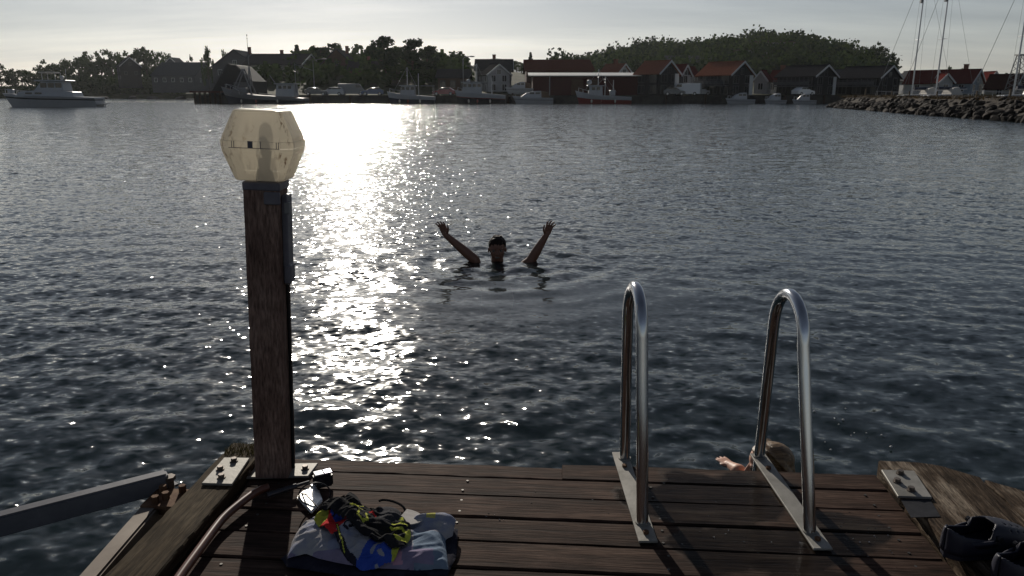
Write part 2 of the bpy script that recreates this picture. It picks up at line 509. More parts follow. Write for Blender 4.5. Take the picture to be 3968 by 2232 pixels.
# ------------------------------------------------------------------ trees
M_BARK = mat('bark', (0.05, 0.035, 0.025), (0.1, 0.075, 0.05), scale=5, rough=0.95)
M_LEAF = [leaf_mat('leaf_broad', (0.035, 0.06, 0.018), (0.07, 0.10, 0.03)), leaf_mat('leaf_pine', (0.022, 0.042, 0.02), (0.045, 0.065, 0.028)), leaf_mat('leaf_spruce', (0.018, 0.035, 0.018), (0.035, 0.055, 0.025))]
def cg(rg, s):                                # gauss without far strays
    while True:
        g = rg.gauss(0, 1)
        if abs(g) < 1.5: return g * s
def crown_trunk(kind, seed):
    rg = random.Random(seed)
    cl = []
    if kind == 'broad':
        for _ in range(30):
            while True:
                p = Vector((rg.uniform(-1, 1), rg.uniform(-1, 1), rg.uniform(-1, 1)))
                if 0.25 < p.length < 1: break
            cl.append((Vector((p.x * 0.36, p.y * 0.36, 0.62 + p.z * 0.34)), rg.uniform(0.07, 0.13)))
    elif kind == 'pine':
        for k in range(40):
            zz = rg.uniform(0.30, 0.95)
            rad = 0.34 * (1.05 - abs(zz - 0.62) * 1.7) * rg.uniform(0.2, 1)
            a = rg.uniform(0, 6.28)
            cl.append((Vector((rad * math.cos(a), rad * math.sin(a), zz)), rg.uniform(0.07, 0.12)))
    else:
        for k in range(64):
            zz = 0.06 + 0.92 * (k + 0.5) / 64
            rad = 0.22 * (1.0 - zz) * rg.uniform(0.3, 1.0)
            a = rg.uniform(0, 6.28)
            cl.append((Vector((rad * math.cos(a), rad * math.sin(a), zz)), 0.035 + 0.06 * (1 - zz)))
    v, f = [], []
    for c, r in cl:
        for _ in range(42 if kind != 'spruce' else 30):
            o = Vector((cg(rg, 0.55), cg(rg, 0.55), cg(rg, 0.42))) * r
            p = c + o
            s = rg.uniform(0.02, 0.04)
            n = Vector((rg.gauss(0, 1), rg.gauss(0, 1), rg.gauss(0, 1))).normalized()
            t = n.orthogonal().normalized(); b = n.cross(t)
            k = len(v)
            v += [p + t * s, p + b * s * 0.8, p - t * s, p - b * s * 0.8]
            f.append((k, k + 1, k + 2, k + 3))
    mb = MB(); mb.add(v, f)
    crown = mb.mesh('crown', M_LEAF[{'broad': 0, 'pine': 1, 'spruce': 2}[kind]])
    tb = MB()
    top = {'broad': 0.62, 'pine': 0.85, 'spruce': 0.95}[kind]
    tb.tube([(0, 0, -0.05), (0.008, 0, 0.2), (-0.006, 0.006, top * 0.6), (0, 0, top)], [0.026, 0.02, 0.014, 0.005], 6)
    for c, r in cl[::4] if kind != 'spruce' else []:
        tb.tube([(0, 0, max(0.2, c.z * 0.6)), tuple(c * 0.6 + Vector((0, 0, c.z * 0.3))), tuple(c)], [0.009, 0.006, 0.002], 4)
    return crown, tb.mesh('trunk', M_BARK)
TREES = {k: [crown_trunk(k, 100 + 7 * i + len(k)) for i in range(n)] for k, n in (('broad', 5), ('pine', 3), ('spruce', 2))}
def tree(kind, xd, ytop, Y, wpx, label, group, var=None, zbase=None):
    x = xof(xd, Y)
    zb = land_h(x, Y) if zbase is None else zbase
    h = max(2.5, zof(ytop, Y) - zb)
    w = wpx * PPM(Y)
    wid = {'broad': 0.80, 'pine': 0.72, 'spruce': 0.5}[kind]
    r = thing(kind.replace('broad', 'broadleaf').replace('pine', 'pine').replace('spruce', 'spruce') + '_tree', label, 'tree', (x, Y, zb - 0.15), random.uniform(0, 6.28), group)
    r.scale = (w / wid, w / wid, h / 0.97)
    cr, tk = TREES[kind][random.randrange(len(TREES[kind])) if var is None else var]
    link('crown', cr, r); link('trunk', tk, r)
    return r
G = 'leafy trees on the wooded rise at the left'
for xd, yt, w, lab in [(8, 158, 40, 'leafy tree at the left edge above the bow of the motor cruiser'), (120, 150, 44, 'leafy tree right above the canopy of the motor cruiser'), (150, 158, 40, 'leafy tree just right of the canopy of the motor cruiser'), (178, 148, 46, 'leafy tree above the aerial of the motor cruiser'), (205, 142, 42, 'leafy tree above the after deck of the motor cruiser'), (232, 128, 44, 'tall leafy tree above the stern of the motor cruiser'), (262, 130, 48, 'leafy tree just left of the dark house in the wood'), (290, 124, 46, 'leafy tree behind the left roof slope of the dark house in the wood'), (322, 128, 44, 'leafy tree behind the roof ridge of the dark house in the wood'), (352, 122, 40, 'leafy tree at the right roof slope of the dark house in the wood'), (376, 118, 42, 'tallest leafy tree right of the dark house in the wood'), (402, 130, 46, 'leafy tree left of the small grey gabled house'), (432, 136, 40, 'leafy tree behind the small grey gabled house'), (60, 174, 44, 'low leafy tree third from the left edge'), (95, 170, 44, 'low leafy tree just left of the canopy of the motor cruiser'), (34, 172, 40, 'low leafy tree second from the left edge')]:
    tree('broad', xd, yt, random.uniform(335, 372), w * 1.35, lab, G)
tree('broad', 528, 117, 250, 34, 'small round-topped tree beside the grey gabled house on the left shore', None, 2)
tree('broad', 490, 138, 300, 40, 'low bushy tree left of the grey gabled house on the left shore', None, 1)
tree('broad', 575, 124, 262, 26, 'tree top showing over the left slope of the grey gabled roof', None, 0)
tree('spruce', 754, 113, 215, 42, 'narrow upright tree beside the hipped-roof house', None, 0)
tree('pine', 812, 118, 208, 52, 'sparse tree left of the steep gabled house with sky showing through', None, 1)
tree('pine', 840, 106, 214, 50, 'sparse taller tree touching the steep gabled house', None, 2)
tree('pine', 972, 92, 176, 96, 'tallest broad pine behind the middle fishing boats', None, 0)
tree('pine', 1040, 97, 180, 88, 'second tall pine right of the tallest one', None, 1)
tree('pine', 1076, 112, 184, 70, 'pine stepping down at the right end of the tall pines', None, 2)
tree('broad', 930, 158, 186, 66, 'thin low tree at the left foot of the tall pines', None, 3)
tree('broad', 1000, 160, 172, 90, 'bushy tree under the tallest pine', None, 4)
tree('broad', 1068, 165, 172, 80, 'bushy tree under the second tall pine', None, 1)
tree('broad', 1124, 146, 196, 56, 'rounded tree between the tall pines and the street lamp', None, 0)
tree('broad', 1155, 158, 215, 40, 'low tree behind the street lamp', None, 2)
tree('broad', 1200, 160, 300, 40, 'pale far tree right of the street lamp', None, 3)
tree('spruce', 1334, 132, 260, 30, 'pointed spruce rising behind the dark red barn', None, 1)
tree('broad', 1300, 152, 270, 40, 'bushy tree left of the pointed spruce', None, 2)
tree('broad', 1312, 160, 230, 44, 'low bush in front of the pointed spruce', None, 4)
tree('broad', 1392, 140, 300, 52, 'round tree behind the dark red barn roof', None, 3)
tree('broad', 1360, 150, 290, 44, 'low tree between the spruce and the round tree behind the barn', None, 1)
sky_n = 0
G2 = 'trees on the skyline of the wooded hill'
for xd, yt, w in [(1430, 146, 34), (1455, 140, 34), (1480, 136, 32), (1502, 128, 30), (1530, 122, 32), (1560, 114, 30), (1590, 108, 26), (1612, 104, 30), (1660, 105, 30), (1690, 104, 28), (1720, 102, 28), (1748, 106, 28), (1775, 104, 26), (1800, 100, 28), (1826, 98, 28), (1852, 92, 28), (1880, 86, 30), (1906, 84, 30), (1934, 80, 30), (1962, 80, 34), (1988, 84, 34), (2012, 92, 30), (2036, 96, 28), (2062, 98, 26), (2088, 102, 28), (2112, 106, 26)]:
    k_ = sky_n; sky_n += 1
    ORD = 'first second third fourth fifth sixth seventh eighth ninth tenth eleventh twelfth thirteenth fourteenth fifteenth sixteenth seventeenth eighteenth'.split()
    sky_lab = f'hill skyline tree, {ORD[7 - k_]} to the left of the small lattice tower' if k_ < 8 else f'hill skyline tree, {ORD[k_ - 8]} to the right of the small lattice tower'
    tree(random.choice(['broad', 'broad', 'pine', 'spruce']), xd + random.uniform(-6, 6), yt + random.uniform(-7, 5), random.uniform(395, 425), w * random.uniform(0.8, 1.3), sky_lab, G2)
tree('spruce', 2130, 108, 395, 36, 'pointed tree at the right end of the wooded hill', None, 0)
tree('broad', 2165, 116, 380, 44, 'round tree right of the pointed tree on the wooded hill', None, 0)
tree('broad', 2198, 104, 370, 48, 'tallest round tree near the right end of the wooded hill', None, 1)
tree('broad', 2232, 132, 365, 40, 'last low tree where the wooded hill ends at the right', None, 2)
tree('broad', 2100, 122, 390, 42, 'bushy tree left of the pointed tree on the wooded hill', None, 3)
tree('broad', 2382, 165, 300, 44, 'round tree rising over the white houses with red roofs', None, 1, 1.5)
tree('broad', 2410, 172, 300, 34, 'low tree beside the round tree over the white houses', None, 2, 1.5)
tree('broad', 2520, 182, 290, 36, 'bushy tree at the far right behind the lattice crane', None, 3, 1.5)

def hill_wood():
    rg = random.Random(3)
    v, f, mi = [], [], []
    def blob(x, y, z, r, n):
        for _ in range(n):
            p = Vector((x + cg(rg, r * 0.55), y + cg(rg, r * 0.55), z + cg(rg, r * 0.6)))
            s = rg.uniform(0.4, 0.85)
            nn_ = Vector((rg.gauss(0, 1), rg.gauss(0, 1), rg.gauss(0, 1))).normalized()
            t = nn_.orthogonal().normalized(); b = nn_.cross(t); k = len(v)
            v.extend([p + t * s, p + b * s, p - t * s, p - b * s]); f.append((k, k + 1, k + 2, k + 3))
    for _ in range(900):
        y = rg.uniform(255, 430)
        x = rg.uniform(xof(1390, y), xof(2240, y))
        h = rg.uniform(3.5, 9.5) if rg.random() < 0.8 else rg.uniform(8, 12)
        n0 = len(f); blob(x, y, land_h(x, y) + h * 0.42, h * rg.uniform(0.34, 0.5), 52); mi += [rg.choice((0, 0, 1, 2))] * (len(f) - n0)
    mb = MB(); mb.add(v, f); mb.m = mi
    tag(mb.build('wood', M_LEAF), 'dark wood covering the side of the hill at the right', 'wood', kind='stuff')
    v.clear(); f.clear()
    for _ in range(520):
        y = rg.uniform(330, 378)
        x = rg.uniform(xof(-20, y), xof(470, y))
        h = rg.uniform(3, 9) * (0.45 if x < xof(110, y) else 1.0)
        blob(x, y, land_h(x, y) + h * 0.42, h * 0.46, 46)
    for _ in range(240):                      # gardens between the houses on the left shore
        y = rg.uniform(168, 235)
        x = rg.uniform(xof(540, y), xof(1180, y))
        h = rg.uniform(1.5, 3.6)
        blob(x, y, land_h(x, y) + h * 0.5, h * 0.55, 34)
    mb = MB(); mb.add(v, f)
    tag(mb.build('undergrowth', M_LEAF[0]), 'dark bushes massed between the trees and houses on the left shore', 'bushes', kind='stuff')
hill_wood()
# ------------------------------------------------------------------ houses across the water
def wallmat(n, c): return mat(n, tuple(x * 0.85 for x in c), c, scale=0.9, rough=0.8, stretch=(1, 1, 3))
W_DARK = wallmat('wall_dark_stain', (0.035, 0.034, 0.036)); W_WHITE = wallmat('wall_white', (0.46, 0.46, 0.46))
W_GREY = wallmat('wall_grey', (0.12, 0.12, 0.125)); W_RED = wallmat('wall_red', (0.065, 0.015, 0.014)); W_BROWN = wallmat('wall_brown', (0.10, 0.06, 0.04))
W_CREAM = wallmat('wall_cream', (0.45, 0.42, 0.36)); W_BLUE = wallmat('wall_blue_grey', (0.30, 0.36, 0.42))
def roofmat(n, c): return mat(n, tuple(x * 0.8 for x in c), c, scale=2.5, rough=0.95, stretch=(1, 1, 1), bump=0.03, spec=0.0)
F_TERRA = roofmat('roof_terracotta', (0.30, 0.125, 0.08)); F_RED = roofmat('roof_red', (0.125, 0.03, 0.027)); F_DARK = roofmat('roof_dark', (0.05, 0.048, 0.05)); F_GREY = roofmat('roof_grey', (0.10, 0.10, 0.105)); F_BROWN = roofmat('roof_brown_red', (0.055, 0.02, 0.016))
M_TRIM = mat('white_trim', (0.56, 0.56, 0.56), (0.64, 0.64, 0.63), rough=0.6)
M_GLASS = mat('window_glass', (0.02, 0.022, 0.025), (0.035, 0.037, 0.04), rough=0.08, spec=0.6)
M_BRICK = mat('chimney_brick', (0.15, 0.07, 0.05), (0.22, 0.11, 0.08), scale=8, rough=0.9)
def pane_frame(w, h, fm):
    p = MB(); p.box((0, 0, 0), (w, 0.06, h))
    fr = MB()
    t = 0.09
    for sx in (-1, 1): fr.box((sx * (w / 2 + t / 2), -0.02, 0), (t, 0.12, h + 2 * t))
    for sz in (-1, 1): fr.box((0, -0.02, sz * (h / 2 + t / 2)), (w, 0.12, t))
    fr.box((0, -0.022, 0), (0.06, 0.1, h))
    return p.mesh('window', M_GLASS), fr.mesh('frame', fm)
WIN = {(k, d): pane_frame(*k, W_GREY if d else M_TRIM) for k in ((0.9, 1.2), (1.5, 1.3), (0.8, 0.9), (2.2, 1.5)) for d in (False, True)}
def window(root, x, y, z, rz, size, dark=False):
    size = (size, dark)
    w = link('window', WIN[size][0], root, (x, y, z)); w.rotation_euler = (0, 0, rz)
    link('frame', WIN[size][1], w)
def house(label, xl, xr, ytop, yeave, ybase, Y, rz, k, wall, roof, name='house', front=(2, 1), side=(2, 1), wsize=(0.9, 1.2), chimney=None, trim=True, group=None, panel=None, balcony=None, overh=0.45, door=False):
    a = R(rz); P = (xr - xl) * PPM(Y)
    w = P / (math.cos(a) + k * abs(math.sin(a))); ln_ = w * k
    zb = zof(ybase, Y); wh = zof(yeave, Y) - zb; rh = zof(ytop, Y) - zof(yeave, Y)
    r = thing(name, label, 'house', (xof((xl + xr) / 2, Y), Y + 1 + ln_ / 2 * math.cos(a), zb), a, group)
    hw, hl = w / 2, ln_ / 2
    m = MB()
    m.prism_y([(-hw, -2.5), (hw, -2.5), (hw, wh), (0, wh + rh), (-hw, wh)], -hl, hl)
    m.build('wall', wall, r)
    sl = math.hypot(hw, rh); nx, nz = rh / sl, hw / sl
    rf = MB(); t = 0.2
    ex, ez = hw + overh * hw / sl, wh - overh * rh / sl
    for s in (-1, 1):
        poly = [(s * ex + s * nx * 0.02, ez + 0.02), (s * 0.0, wh + rh + 0.03), (0, wh + rh + 0.03 + t / nz), (s * (ex + nx * t), ez + nz * t)]
        if s > 0: poly = poly[::-1]
        rf.prism_y(poly, -hl - overh, hl + overh)
    ro = rf.build('roof', roof, r)
    if trim:
        b = MB()
        for s in (-1, 1):
            p0 = Vector((s * (ex + 0.03), -hl - overh - 0.04, ez + 0.08)); p1 = Vector((0, -hl - overh - 0.04, wh + rh + 0.14))
            mid = (p0 + p1) / 2; dd = p1 - p0
            b.box(mid, (dd.length + 0.1, 0.08, 0.30), ry=-math.atan2(dd.z, dd.x))
        b.build('verge_board', M_TRIM, ro)
        b = MB(); b.box((0, 0, wh + rh + 0.03 + t / nz + 0.03), (0.34, ln_ + 2 * overh, 0.1)); b.build('ridge_cap', roof, ro)
    if chimney is not None:
        c = MB(); c.box((0.25 * hw, chimney * hl, wh + rh * 0.95 + 0.5), (0.7, 0.7, 1.7)); c.box((0.25 * hw, chimney * hl, wh + rh * 0.95 + 1.38), (0.85, 0.85, 0.12))
        c.build('chimney', M_BRICK, ro)
    dkf = wall in (W_DARK, W_BROWN, W_RED)
    n, fl = front
    fh = wh / max(fl, 1)
    for i in range(n):
        for j in range(fl):
            window(r, (i + 0.5) / n * w - hw, -hl - 0.02, fh * (j + 0.55), 0, wsize, dkf)
    if n and rh > 1.6: window(r, 0, -hl - 0.02, wh + rh * 0.28, 0, (0.8, 0.9), dkf)
    n, fl = side
    fh = wh / max(fl, 1)
    for i in range(n):
        for j in range(fl):
            yy = (i + 0.5) / n * ln_ - hl
            if a > 0.05: window(r, -hw - 0.02, yy, fh * (j + 0.55), -math.pi / 2, wsize, dkf)
            elif a < -0.05: window(r, hw + 0.02, yy, fh * (j + 0.55), math.pi / 2, wsize, dkf)
    if panel:                                 # pale corner panel on the gable front
        p = MB(); p.box((hw - panel / 2 + 0.04, -hl - 0.06, wh * 0.5 - 0.2), (panel, 0.16, wh + 0.35)); p.build('corner_panel', M_TRIM, r)
    if balcony:
        z = wh * balcony; d = 1.6; bw_ = w if a < 0.05 else ln_
        sub = thing_part('balcony', r)
        if a > 0.05: sub.location = (-hw, 0, z); sub.rotation_euler = (0, 0, -math.pi / 2)
        else: sub.location = (0, -hl, z)
        b = MB(); b.box((0, -d / 2 - 0.05, 0), (bw_ * 0.96, d, 0.18)); b.build('balcony_floor', W_GREY, sub)
        b = MB()
        for i in range(9): b.box((bw_ * 0.95 * (i / 8 - 0.5), -d, 0.55), (0.07, 0.07, 0.95))
        b.box((0, -d - 0.0, 1.06), (bw_ * 0.97, 0.12, 0.09)); b.box((0, -d + 0.06, 0.55), (bw_ * 0.93, 0.04, 0.62))
        b.build('balcony_rail', W_GREY, sub)
    if door:
        d = MB(); d.box((-hw * 0.1, -hl - 0.05, 1.05), (1.0, 0.1, 2.1)); dd = d.build('door', W_BROWN, r)
    return r
def thing_part(name, parent):
    o = bpy.data.objects.new(name, None); COL.objects.link(o); o.parent = parent; return o

HS = house
HS('dark house half hidden in the trees of the left wood', 282, 352, 145, 166, 205, 318, 35, 1.2, W_DARK, F_DARK, side=(2, 2), chimney=0.2)
HS('low grey house with a long roof on the left shore', 416, 520, 158, 192, 215, 285, 90, 0.7, W_GREY, F_GREY, side=(5, 1), trim=False)
HS('small grey gabled house above the low grey house on the left shore', 408, 462, 146, 172, 205, 310, 0, 1.0, W_GREY, F_GREY)
HS('big grey gabled house with a chimney above the trawler', 536, 652, 126, 168, 228, 205, 0, 1.0, W_GREY, F_GREY, front=(3, 2), chimney=0.3, trim=False)
HS('wide house with a chimney between the grey gabled house and the narrow tree', 645, 782, 138, 166, 222, 196, 90, 0.75, W_CREAM, F_DARK, side=(4, 2), chimney=0.1)
HS('steep gabled house among the sparse trees left of the tall pines', 800, 898, 124, 172, 226, 192, 0, 1.0, W_BROWN, F_DARK, front=(2, 2), chimney=0.5, trim=False)
HS('low house with two chimneys left of the tall pines', 884, 946, 156, 178, 228, 188, 90, 0.8, W_BROWN, F_DARK, side=(3, 1), chimney=-0.4, trim=False)
HS('house with a dark hipped roof behind the white gabled house', 1200, 1286, 152, 178, 215, 175, 90, 0.8, W_GREY, F_DARK, side=(3, 1), chimney=0.0)
HS('white gabled house right of the street lamp', 1206, 1282, 164, 187, 232, 162, 20, 1.1, W_WHITE, F_DARK, front=(2, 2), side=(2, 2))
HS('low dark house behind the wheelhouse of the middle fishing boats', 1105, 1180, 176, 196, 232, 165, 90, 0.8, W_BROWN, F_DARK, side=(3, 1), trim=False)
HS('large dark red barn with a long roof behind the warehouse', 1322, 1478, 152, 182, 225, 168, 90, 0.6, W_RED, F_BROWN, name='barn', side=(0, 0), front=(0, 0), trim=False)
HS('house with an orange roof and white ridge showing above the warehouse', 1512, 1590, 163, 186, 230, 172, 38, 1.2, W_WHITE, F_TERRA, chimney=0.2)
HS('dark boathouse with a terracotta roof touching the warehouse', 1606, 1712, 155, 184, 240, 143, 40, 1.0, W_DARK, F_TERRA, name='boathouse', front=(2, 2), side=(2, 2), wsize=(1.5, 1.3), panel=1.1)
HS('small house with a red roof right of the terracotta boathouse', 1694, 1738, 166, 188, 236, 152, 35, 1.0, W_GREY, F_RED, front=(1, 2), side=(1, 2), panel=0.8)
HS('narrow white house with a red side roof between the two terracotta roofs', 1722, 1760, 172, 190, 236, 158, -40, 1.0, W_WHITE, F_RED, front=(1, 2), side=(1, 2))
HS('dark boathouse with a terracotta roof and a balcony', 1768, 1904, 157, 188, 241, 143, 40, 1.0, W_DARK, F_TERRA, name='boathouse', front=(2, 2), side=(3, 2), wsize=(1.5, 1.3), panel=1.1, balcony=0.48)
HS('white house with a red roof just right of the balcony boathouse', 1902, 1948, 181, 202, 236, 156, -35, 1.0, W_WHITE, F_RED, front=(1, 1), side=(1, 1))
HS('white house with a red roof and a chimney in front of the wooded hill', 1944, 2004, 180, 203, 236, 160, 38, 1.2, W_WHITE, F_RED, front=(2, 1), side=(2, 1), chimney=0.1)
HS('dark house with a balcony and a pale corner, left of the two dark ones', 1972, 2118, 166, 192, 240, 145, 40, 1.0, W_DARK, F_DARK, front=(2, 2), side=(3, 2), wsize=(1.5, 1.3), panel=1.0, balcony=0.48)
HS('white gabled house peeping out between the two dark houses', 2104, 2152, 178, 200, 236, 162, 30, 1.0, W_WHITE, F_GREY, front=(2, 1), side=(1, 1))
HS('dark house beside the sailing boat masts, right of the two dark ones', 2126, 2284, 168, 196, 238, 147, 40, 1.0, W_DARK, F_DARK, front=(2, 2), side=(3, 2), wsize=(1.5, 1.3), balcony=0.5)
HS('small white gabled house just left of the first mast', 2276, 2318, 182, 202, 236, 165, 0, 1.0, W_WHITE, F_GREY, front=(2, 1))
HS('white house with a red roof right behind the first mast', 2296, 2378, 180, 208, 238, 160, 38, 1.2, W_WHITE, F_RED, front=(2, 1), side=(1, 1))
HS('small white gabled house between the two red roofs behind the masts', 2366, 2400, 188, 206, 238, 156, 0, 1.0, W_WHITE, F_RED, front=(1, 1))
HS('wide blue-white house with a red roof and chimney right of the second mast', 2376, 2492, 177, 208, 238, 158, 40, 1.1, W_BLUE, F_RED, front=(2, 1), side=(2, 1), chimney=-0.2)
HS('small pale gabled house beside the wide blue-white house', 2482, 2524, 183, 206, 238, 164, 0, 1.0, W_WHITE, F_RED, front=(1, 1))
HS('low house with a brown-red roof at the foot of the lattice crane', 2506, 2590, 190, 222, 240, 154, 38, 1.2, W_CREAM, F_BROWN, front=(1, 1), side=(1, 1))
HS('dark house on the lower slope of the wooded hill', 1668, 1782, 141, 160, 190, 300, 90, 0.7, W_DARK, F_GREY, side=(3, 2), trim=False)

# apartment block on the hill, with rows of pale balconies
def hill_block(label, xl, xr, yt, yb, Y, rows, cols):
    zb, zt = zof(yb, Y), zof(yt, Y)
    w = (xr - xl) * PPM(Y)
    r = thing('apartment_block', label, 'building', (xof((xl + xr) / 2, Y), Y, zb - 1.5))
    b = MB(); b.box((0, 3.5, (zt - zb) / 2 + 0.75), (w, 7, zt - zb + 1.5)); b.build('wall', W_BROWN, r)
    b = MB(); b.box((0, 3.5, zt - zb + 1.65), (w + 0.8, 7.8, 0.25)); b.build('roof', F_DARK, r)
    for j in range(rows):
        for i in range(cols):
            x = (i + 0.5) / cols * w - w / 2; z = 1.5 + (j + 0.5) / rows * (zt - zb)
            window(r, x, -0.02, z, 0, (2.2, 1.5))
    return r
hill_block('upper apartment block on the wooded hill with pale window frames', 1892, 1992, 104, 122, 330, 1, 7)
hill_block('lower apartment block on the wooded hill with pale window frames', 1846, 1936, 124, 142, 318, 1, 6)

# warehouse on the quay: dark red walls under a shallow pale metal roof
def warehouse():
    Y = 146
    x0, x1 = xof(1336, Y), xof(1642, Y)
    zb, ze, zr = 1.4, zof(192, Y), zof(182, Y)
    w = x1 - x0
    r = thing('warehouse', 'long low dark red warehouse with a pale metal roof on the quay', 'warehouse', (x0, Y, zb))
    D = 13.0
    m = MB(); m.prism_y([(0.3, -0.5), (w, -0.5), (w, ze - zb), (0.3, ze - zb)], 0, D); m.build('wall', W_RED, r)
    rm = mat('pale_metal_roof', (0.70, 0.68, 0.63), (0.8, 0.78, 0.73), scale=0.4, rough=0.45, metal=0.0, spec=0.5)
    n = 22
    for i in range(n):                         # sheets of the front slope
        a, b = w * i / n - 0.5, w * (i + 1) / n - 0.53
        s = MB(); s.add([(a, -0.7, ze - zb + 0.03), (b, -0.7, ze - zb + 0.03), (b, 6.2, zr - zb), (a + 0.0, 6.2, zr - zb), (a, -0.7, ze - zb + 0.15), (b, -0.7, ze - zb + 0.15), (b, 6.2, zr - zb + 0.12), (a, 6.2, zr - zb + 0.12)], [(3, 2, 1, 0), (4, 5, 6, 7), (0, 1, 5, 4), (1, 2, 6, 5), (2, 3, 7, 6), (3, 0, 4, 7)])
        s.build('roof_sheet', rm, r)
    s = MB(); s.add([(-0.5, 6.2, zr - zb + 0.0), (w, 6.2, zr - zb), (w, D + 0.7, ze - zb + 0.05), (-0.5, D + 0.7, ze - zb + 0.05)], [(0, 1, 2, 3)]); s.build('back_slope', rm, r)
    g = MB()
    g.add([(0.3, 0, ze - zb), (0.3, 6.2, zr - zb - 0.02), (0.3, D, ze - zb)], [(0, 1, 2)]); g.build('gable_wall', W_RED, r)
    for i, dx in enumerate((8.5, 11.2)):
        d = MB(); d.box((dx, -0.05, 1.4), (2.2, 0.12, 2.8)); d.build('door', W_BROWN, r)
    d = MB(); d.tube([(3.4, -0.12, 0), (3.4, -0.12, ze - zb)], 0.07, 6); d.build('downpipe', M_TRIM, r)
warehouse()
# steep dark boat shed beside the trawler, its near end open
r = thing('boat_shed', 'steep black boat shed with a sloping end behind the trawler bow', 'shed', (xof(566, 143), 144, 1.3))
s = 0.0718
m = MB(); m.prism_y([(-3.6, -0.4), (4.6, -0.4), (4.6, 2.6), (1.9, 5.4), (0.6, 5.6)], 0, 9); m.build('wall', W_DARK, r)
m = MB(); m.tube([(-3.75, -0.1, -0.3), (0.55, -0.1, 5.72)], 0.1, 6); m.tube([(0.55, -0.1, 5.72), (2.0, -0.1, 5.5), (4.8, -0.1, 2.6)], 0.1, 6); m.build('verge_board', W_GREY, r)
m = MB(); m.box((2.6, -0.06, 1.2), (2.4, 0.1, 2.4)); m.build('door', W_GREY, r)
# rusty red pier head and small pontoon at the left end of the quay
r = thing('pier_head', 'dark red timber pier head at the left end of the quay', 'pier', (xof(508, 139), 139.5, 0))
for i in range(6):
    m = MB(); m.box((-1.5 + i * 0.9, 0, 0.6), (0.3, 0.3, 2.6)); m.build('pile', M_TIMB, r)
m = MB(); m.box((0.7, 0, 2.0), (5.4, 1.8, 0.3)); m.build('deck', W_RED, r)
# low skerries in front of the left wood
RK = mat('skerry_rock', (0.05, 0.047, 0.045), (0.11, 0.10, 0.09), scale=0.8, rough=0.9, bump=0.1)
def rock_mesh(name, seed, material, sub=2):
    rg = random.Random(seed)
    bm = bmesh.new(); bmesh.ops.create_icosphere(bm, subdivisions=sub, radius=1)
    off = Vector((rg.uniform(0, 50), rg.uniform(0, 50), rg.uniform(0, 50)))
    pl = [(Vector((rg.gauss(0, 1), rg.gauss(0, 1), rg.gauss(0, 1))).normalized(), rg.uniform(0.55, 0.85)) for _ in range(7)]
    for v in bm.verts:
        p = v.co.copy()
        for n, d in pl:
            e = p.dot(n) - d
            if e > 0: p -= n * e * 0.9
        v.co = p * (1 + 0.12 * noise.noise(p * 1.6 + off))
    me = bpy.data.meshes.new(name); bm.to_mesh(me); bm.free(); me.materials.append(material); return me
ROCKS = [rock_mesh('stone', 40 + i, RK) for i in range(6)]
for i, (xd, w, lab) in enumerate([(256, 34, 'low dark skerry just right of the motor cruiser stern'), (330, 24, 'low dark skerry second from the motor cruiser'), (382, 28, 'low dark skerry third from the motor cruiser'), (452, 30, 'low dark skerry nearest the pier head')]):
    Y = 262
    o = link('skerry', rock_mesh('skerry', 60 + i, RK, 3), None, (xof(xd, Y), Y, 0.1)); o.scale = (w * PPM(Y) / 2, 2.0, 0.95)
    tag(o, lab, 'rock', 'skerries off the left shore')
# lattice crane and hill mast, street lamps, flag poles
M_STEEL = mat('grey_steel', (0.22, 0.22, 0.22), (0.34, 0.34, 0.33), rough=0.5, metal=0.6)
def lattice(label, xd, yt, yb, Y, w, cat, name, zb=None, top=0.35):
    zb = zof(yb, Y) if zb is None else zb; h = zof(yt, Y) - zb
    r = thing(name, label, cat, (xof(xd, Y), Y, zb))
    for sx in (-1, 1):
        for sy in (-1, 1):
            m = MB(); m.tube([(sx * w / 2, sy * w / 2, 0), (sx * w / 2 * top, sy * w / 2 * top, h)], 0.09, 5); m.build('leg', M_STEEL, r)
    m = MB(); n = 7
    for i in range(n):
        f0, f1 = i / n, (i + 1) / n
        a0, a1 = w / 2 * (1 - f0 * (1 - top)), w / 2 * (1 - f1 * (1 - top))
        for (p, q_) in (((-a0, -a0), (a1, -a1)), ((a0, -a0), (-a1, -a1)), ((-a0, a0), (a1, a1)), ((a0, a0), (-a1, a1))):
            m.tube([(p[0], p[1], f0 * h), (q_[0], q_[1], f1 * h)], 0.05, 4)
    m.build('bracing', M_STEEL, r)
    m = MB(); m.box((0, 0, h), (w * top + 0.6, w * top + 0.6, 0.25)); m.build('platform', M_STEEL, r)
lattice('small lattice tower on the skyline of the wooded hill', 1636, 96, 128, 415, 3.0, 'tower', 'lattice_tower', top=0.9)
lattice('rusty lattice crane standing at the far right behind the houses', 2552, 138, 236, 150, 2.6, 'crane', 'lattice_crane', top=0.3)
def street_lamp(label, xd, yt, yb, Y, arm):
    zb = zof(yb, Y); h = zof(yt, Y) - zb
    r = thing('street_lamp', label, 'street lamp', (xof(xd, Y), Y, zb))
    m = MB(); m.tube([(0, 0, -1), (0, 0, h * 0.93), (arm * 0.25, 0, h * 0.98), (arm, 0, h)], [0.1, 0.08, 0.06, 0.05], 6); m.build('pole', M_STEEL, r)
    m = MB(); m.ball((arm + math.copysign(0.35, arm), 0, h), (0.55, 0.18, 0.13), 8, 6); m.build('lamp_head', M_STEEL, r)
street_lamp('street lamp with a curved arm right of the tall pines', 1166, 142, 232, 150, 1.3)
street_lamp('street lamp at the left foot of the sparse trees', 792, 148, 232, 155, 1.9)
